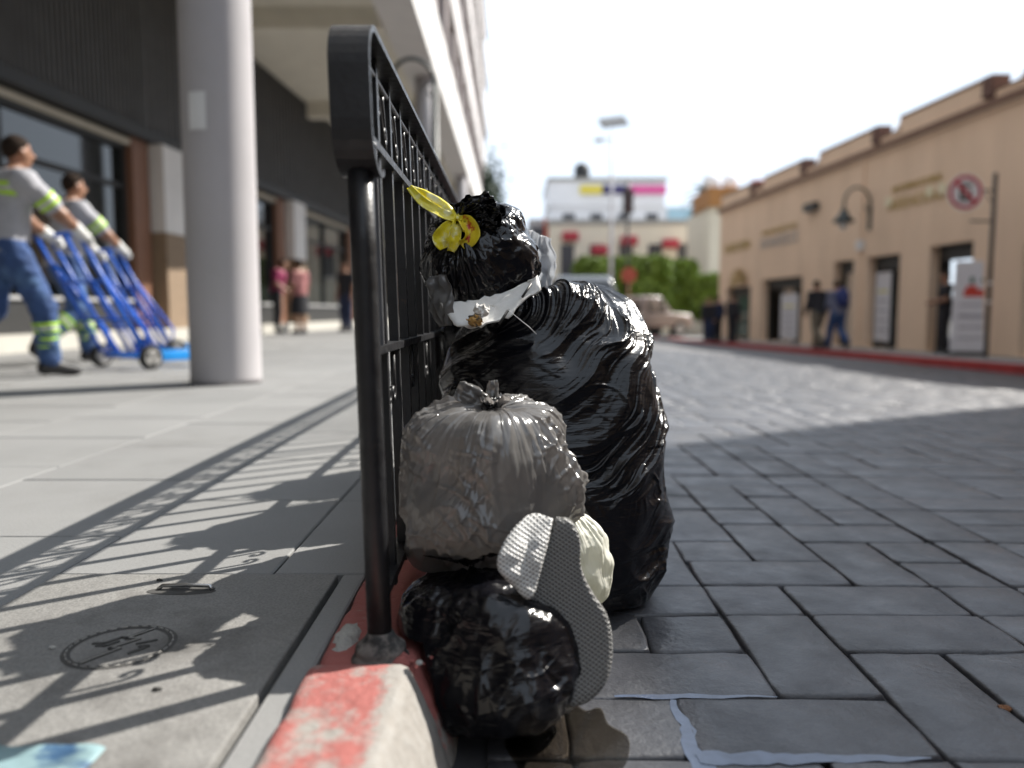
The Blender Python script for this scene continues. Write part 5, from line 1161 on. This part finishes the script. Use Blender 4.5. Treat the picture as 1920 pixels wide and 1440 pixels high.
# ------------------------------------------------------------------ end of the street
zf = lambda y: street_z(6, y)
m_cream = mat('cream far plaster', (.80, .73, .60), .9, .05, .5); m_wht = mat('white far plaster', (.86,.86,.88), .9, .04, .5); m_winf = mat('far window', (.05,.05,.06), .2)
cb = empty('far_building', (8.5, 56, -.9), label='cream two storey building closing the street, with red window boxes', cat='building')
MB().box((2.6,56,-1.6), (15.5,66,6.55)).build('wall', m_cream, cb); MB().box((2.5,55.9,6.552), (15.6,66,6.9)).build('cornice', m_conc, cb)
for k in range(6):
    x = 3.4+2.05*k; wn = MB().box((x,55.93,3.0), (x+.95,55.998,5.2)).build('window', m_winf, cb); MB().box((x-.1,55.86,2.85), (x+1.05,55.997,2.998)).build('sill', m_wht, wn)
for x, z in ((5.55,4.45), (7.6,5.1), (10.5,4.9), (12.3,4.8), (3.5,5.4)): 
    MB().box((x,55.5,z), (x+1.15,55.92,z+.65), .12).build('red_window_box', mat('red flowers', (.45,.05,.07), .8, .3, 8), cb)
MB().box((3.2,56.0,-1.0), (6.2,56.0+.001,2.2)).build('shop_front', m_winf, cb) if False else None
wb = empty('far_building', (8.5, 64, -.9), label='white building behind the cream one with coloured banner strip on its roof', cat='building')
MB().box((3.2,66.5,-1.6), (15.8,76,9.2)).build('wall', m_wht, wb); MB().box((3.0,66.3,9.202), (12.6,76,11.2)).build('roof_storey', m_wht, wb); MB().box((2.9,66.2,11.202), (12.8,76,11.5)).build('roof_slab', m_conc, wb)
for (a, b, c, nm) in ((5.6,7.4,(.80,.66,.10),'yellow_banner'), (7.45,9.5,(.05,.04,.14),'indigo_banner'), (9.7,12.7,(.75,.12,.35),'pink_banner')): MB().box((a,66.08,10.15), (b,66.19,10.85)).build(nm, mat(nm, c, .7), wb)
MB().box((12.9,66.3,7.4), (15.0,66.49,9.0)).build('light_blue_panel', mat('light blue panel', (.42,.62,.72), .6), wb)
for k in range(4): MB().box((4.2+2.3*k,66.4,7.1), (5.2+2.3*k,66.498,8.6)).build('window', m_winf, wb)
MB().lathe((5.9,68,11.5), [(.6,0),(.65,.2),(.65,1.1),(.4,1.4),(.1,1.5)], 16).build('water_tank', m_dark, wb)
ob_ = empty('far_building', (14, 50, -.9), label='small orange brown rooftop block beyond the end of the tan building', cat='building')
MB().box((11.6,47,-1.4), (15.5,53,6.6)).build('wall', m_cream, ob_); MB().box((11.5,46.8,6.6), (13.9,51,7.7)).build('orange_block', mat('orange brown render', (.42,.20,.07), .85, .1), ob_)
for x in (11.9, 13.0): MB().lathe((x,48,7.7), [(.35,0),(.5,.3),(.5,.7),(.2,.95)], 16).build('roof_tank', m_wht, ob_)
MB().box((14.2,47.2,7.0), (16.0,48,8.2)).build('red_roof_sign', mat('red panel', (.45,.06,.06), .7), ob_)
gbd = empty('far_building', (2, 62, -.9), label='narrow grey building left of the cream one at the street end', cat='building')
MB().box((1.2,58,-1.6), (2.55,66,7.2)).build('wall', mat('grey far plaster', (.45,.44,.44), .9), gbd)
for z in (1.2, 3.4, 5.4): MB().box((1.35,57.93,z), (2.3,57.998,z+1.2)).build('window', m_winf, gbd)
MB().box((2.3,57.4,5.0), (3.1,57.92,7.0)).build('red_hanging_sign', mat('red orange sign', (.50,.10,.06), .7, .2, 2), gbd)
hill = MB(); vs = []; nx_ = 60
for i in range(nx_):
    x = -160+6.5*i; vs += [(x,210,-3), (x,220+15*math.sin(i), 5+3.5*math.sin(i*.31)+2*math.sin(i*.77))]
# ------------------------------------------------------------------ clipped trees
m_leaf = mat('clipped ficus leaves', (.17, .25, .035), .6, .35, 1.5, rand=.0); m_bark = mat('bark', (.12,.09,.07), .9, .2, 20)
def leaf_cloud(n, fn, size, seed):
    rs = np.random.RandomState(seed); P_ = fn(rs, n); V = np.empty((n*4, 3)); d1 = rs.normal(size=(n,3)); d1 /= np.linalg.norm(d1, axis=1)[:, None]; d2 = np.cross(d1, rs.normal(size=(n,3))); d2 /= np.linalg.norm(d2, axis=1)[:, None]
    s_ = size*(.6+.8*rs.rand(n,1)); V[0::4] = P_-d1*s_; V[1::4] = P_+d2*s_*.5; V[2::4] = P_+d1*s_; V[3::4] = P_-d2*s_*.5
    return V, np.arange(n*4).reshape(-1, 4)
def box_tree(lab, c, half, seed, n=5200):
    t = empty('clipped_tree', (c[0], c[1], zf(c[1])), label=lab, cat='tree', group='clipped trees at the street end')
    def fn(rs, n_):
        P_ = rs.rand(n_, 3)*2-1; ax = rs.randint(0, 3, n_); sh = rs.rand(n_) < .75; k = np.where(rs.rand(n_) < .5, -1, 1)*(1-.16*rs.rand(n_)**1.5); P_[np.arange(n_)[sh], ax[sh]] = k[sh]
        L_ = np.maximum((np.abs(P_)**5).sum(1)**.2, 1e-6); P_ /= np.maximum(1, L_)[:, None]; P_ *= (1+.10*perlin(P_[:,0]*2.2+seed, P_[:,1]*2.2, P_[:,2]*2.2))[:, None]; return P_*np.array(half)+np.array(c)
    V, F = leaf_cloud(n, fn, .17, seed); np_mesh('crown', V, F, m_leaf, t, smooth=False)
    P_, F_ = surf_nets(lambda X,Y,Z: ell(X,Y,Z,c,[h*.86 for h in half])+.15*perlin(X,Y,Z), np.array(c)-half, np.array(c)+half, .25); np_mesh('inner_foliage', P_, F_, m_leaf, t)
    tr_ = MB(); tr_.tube([(c[0], c[1], zf(c[1])-.1), (c[0]+.05, c[1], zf(c[1])+1), (c[0], c[1], c[2])], [.16,.12,.10], 8)
    for q in range(4): a_ = 1.6*q; tr_.tube([(c[0], c[1], c[2]-half[2]*1.1), (c[0]+.6*half[0]*math.cos(a_), c[1]+.6*half[1]*math.sin(a_), c[2])], [.08,.04], 6)
    tr_.build('trunk', m_bark, t)
box_tree('leftmost clipped square tree at the street end', (4.55, 41, 1.75), (1.35,1.3,1.45), 3); box_tree('second clipped square tree from the left at the street end', (6.9, 41.5, 1.8), (1.3,1.3,1.5), 7); box_tree('third clipped square tree, in front of the cream building', (8.6, 42.5, 1.7), (1.15,1.2,1.45), 11); box_tree('rightmost and lowest clipped tree beside the tan building', (10.4, 42, 1.25), (1.15,1.1,1.15), 15, 4200)
# palm and street tree
pt = empty('palm_tree', (14.3, 60, -1), label='dark palm rising behind the orange brown block', cat='tree'); MB().tube([(14.3,60,-1), (14.2,60,5), (14.4,60,9.2)], [.25,.18,.15], 8).build('trunk', m_bark, pt)
vs = []; fs = []
for k in range(22):
    a_ = 2*math.pi*k/22+.2*math.sin(k*3); el = R(-35+30*(k % 4)); L_ = 1.9
    for q in range(9):
        u = q/8; p = Vector((14.4,60,9.2))+Vector((math.cos(a_)*math.cos(el),math.sin(a_)*math.cos(el),math.sin(el)))*L_*u+Vector((0,0,-.9*u*u)); sd_ = Vector((-math.sin(a_),math.cos(a_),0))*.28*math.sin(math.pi*(u*.9+.05)); vs += [p-sd_, p+sd_]
    b0 = len(vs)-18; fs += [(b0+2*q, b0+2*q+1, b0+2*q+3, b0+2*q+2) for q in range(8)]
MB().add(vs, fs).build('crown', mat('palm leaves', (.03,.045,.02), .7), pt)
tt_ = empty('street_tree', (-1.75, 50, 0), label='dark green tree at the far end of the left building', cat='tree'); V, F = leaf_cloud(3200, lambda rs, n: rs.normal(size=(n,3))*np.array((.55,1.0,1.1))+np.array((-1.75,50,7.2)), .16, 5); np_mesh('crown', V, F, mat('dark leaves', (.035,.06,.03), .6, .3, 1), tt_, smooth=False)
MB().tube([(-1.75,50,0),(-1.7,50,3.5),(-1.75,50,7.5)], [.16,.12,.05], 8).build('trunk', m_bark, tt_)
# ------------------------------------------------------------------ poles
lp = empty('lamp_post', (4.72, 38, zf(38)), label='tall white lamp post with a tilted grey solar panel head', cat='lamp post'); m_lp = mat('pale galvanised', (.62,.62,.64), .5)
MB().tube([(4.72,38,zf(38)), (4.72,38,5), (4.72,38,8.9)], [.10,.08,.06], 12).build('pole', m_lp, lp)
MB().obox((4.75,38,9.35), (.62,.10,.10), (-.05,.5,.30), (0,-.02,.04)).build('solar_panel', mat('grey panel', (.12,.12,.12), .5), lp); MB().tube([(4.72,38,8.5), (4.1,37.8,8.55)], .04, 8).build('arm', m_lp, lp); MB().box((3.85,37.65,8.40), (4.25,37.95,8.52), .02).build('lamp_head', m_conc, lp)
ts = empty('traffic_light', (5.7, 39.5, zf(39.5)), label='dark traffic light pole beside the white lamp post', cat='traffic light'); MB().tube([(5.7,39.5,zf(39.5)), (5.7,39.5,6.9)], .07, 10).build('pole', m_frame, ts); MB().box((5.45,39.3,5.3), (5.95,39.48,6.5), .03).build('signal_head', m_frame, ts)
for z in (5.5, 5.9, 6.3): MB().tube([(5.7,39.29,z), (5.7,39.20,z)], .14, 14).build('lens', mat('dark lens', (.06,.02,.02), .3), ts)
ss = empty('street_sign', (5.35, 36.5, zf(36.5)), label='orange red octagonal sign on a post before the clipped trees', cat='sign'); MB().tube([(5.35,36.5,zf(36.5)), (5.35,36.5,2.2)], .04, 8).build('post', mat('rusty post', (.25,.09,.05), .7), ss)
oc = [(5.35+.38*math.cos(R(22.5+45*k)), 2.15+.38*math.sin(R(22.5+45*k))) for k in range(8)]; MB().prism(oc, lambda a, b, d: (a, d, b), 36.44, 36.46).build('plate', mat('orange red plate', (.36,.07,.04), .6), ss)
# ------------------------------------------------------------------ cars
def car(lab, loc, rz, paint, L_=4.3, W_=1.78, H_=1.72, tail='suv'):
    t = empty('parked_car', (0,0,0), label=lab, cat='car'); lx = L_/2
    if tail == 'suv': low = [(-lx,.30),(-lx,.85),(-lx+.05,1.0),(lx-1.2,1.02),(lx-.1,.86),(lx,.70),(lx,.32)]; cab = [(-lx+.08,1.0),(-lx+.25,H_-.12),(-lx+.5,H_),(.25,H_),(.55,H_-.06),(lx-1.15,1.02)]
    else: low = [(-lx,.45),(-lx,.98),(-.3,1.0),(lx-1.2,1.04),(lx-.1,.95),(lx,.75),(lx,.38)]; cab = [(-.35,1.0),(-.25,H_-.05),(-.05,H_),(.65,H_),(.85,H_-.06),(lx-1.15,1.03)]
    def loft(prof, w0, w1, nm, m, par, z0, z1):
        n = len(prof); vs = []
        for s_ in (-1, -.86, .86, 1):
            for (y, z) in prof:
                k = (z-z0)/(z1-z0); ww = w0+(w1-w0)*k; e = 1 if abs(s_) < 1 else .94; yc = sum(p[0] for p in prof)/n; zc = sum(p[1] for p in prof)/n; vs.append((s_*ww/2 if abs(s_) == 1 else s_*ww/2, yc+(y-yc)*e, zc+(z-zc)*e))
        fs = [(i*n+k, i*n+(k+1) % n, (i+1)*n+(k+1) % n, (i+1)*n+k) for i in range(3) for k in range(n)] + [tuple(range(n)), tuple(3*n+k for k in range(n))]
        ob = MB().add(vs, fs, True).build(nm, m, par); bv = ob.modifiers.new('bevel', 'BEVEL'); bv.width = .05; bv.segments = 3; return ob
    loft(low, W_, W_*.98, 'body', paint, t, .3, 1.05); cbo = loft(cab, W_*.95, W_*.76, 'cabin', paint, t, 1.0, H_)
    m_gl = mat('car glass', (.02,.022,.025), .05, spec=.8)
    y0, y1 = cab[0][0]+.35, cab[-1][0]-.35
    for s_ in (-1, 1):
        for (a, b) in ((y0,(y0+y1)/2-.06), ((y0+y1)/2+.02,y1)):
            vs = [(s_*(W_*.95/2*.985),a+.02,1.07), (s_*(W_*.95/2*.985),b,1.07), (s_*(W_*.80/2),b-.12,H_-.14), (s_*(W_*.80/2),a+.10,H_-.14)]; vs2 = [(v[0]+s_*.02,v[1],v[2]) for v in vs]
            MB().add(vs+vs2, [(0,1,2,3),(4,7,6,5),(0,4,5,1),(1,5,6,2),(2,6,7,3),(3,7,4,0)]).build('side_window', m_gl, t)
    ry = cab[0][0]; MB().add([(-W_*.38,ry+.02,1.10),(W_*.38,ry+.02,1.10),(W_*.33,ry+.16,H_-.16),(-W_*.33,ry+.16,H_-.16),(-W_*.38,ry-.03,1.10),(W_*.38,ry-.03,1.10),(W_*.33,ry+.11,H_-.16),(-W_*.33,ry+.11,H_-.16)], [(0,1,2,3),(4,7,6,5),(0,4,5,1),(1,5,6,2),(2,6,7,3),(3,7,4,0)]).build('rear_window', m_gl, t)
    for s_ in (-1, 1):
        MB().box((s_*W_*.42-.10,-lx-.02,.72), (s_*W_*.42+.10,-lx+.05,.95), .015).build('tail_light', mat('tail light', (.35,.01,.01), .25), t)
        for y in (-lx+.78, lx-.82):
            w_ = MB().tube([(s_*(W_/2-.20),y,.33), (s_*(W_/2+.01),y,.33)], .33, 24).build('wheel', M_TYRE, t); MB().tube([(s_*(W_/2-.02),y,.33), (s_*(W_/2+.02),y,.33)], .21, 20).build('rim', M_RIM, w_)
    MB().box((-W_*.46,-lx-.06,.36), (W_*.46,-lx+.04,.58), .03).build('bumper', m_frame, t); MB().box((-.26,-lx-.03,.66), (.26,-lx+.02,.78)).build('licence_plate', m_sw, t)
    t.location = loc; t.rotation_euler.z = rz; return t
car('dark grey car parked beyond the bags, only its roof corner showing', (1.72, 20.5, street_z(1.72, 20.5)), R(-2), mat('dark grey car paint', (.07,.072,.075), .25, .03, coat=.6), H_=1.52)
car('tan pickup truck at the far end of the street below the clipped trees', (5.25, 33.5, street_z(5.25, 33.5)), R(-62), mat('tan car paint', (.27,.21,.18), .3, .03, coat=.5), L_=4.9, tail='pickup')
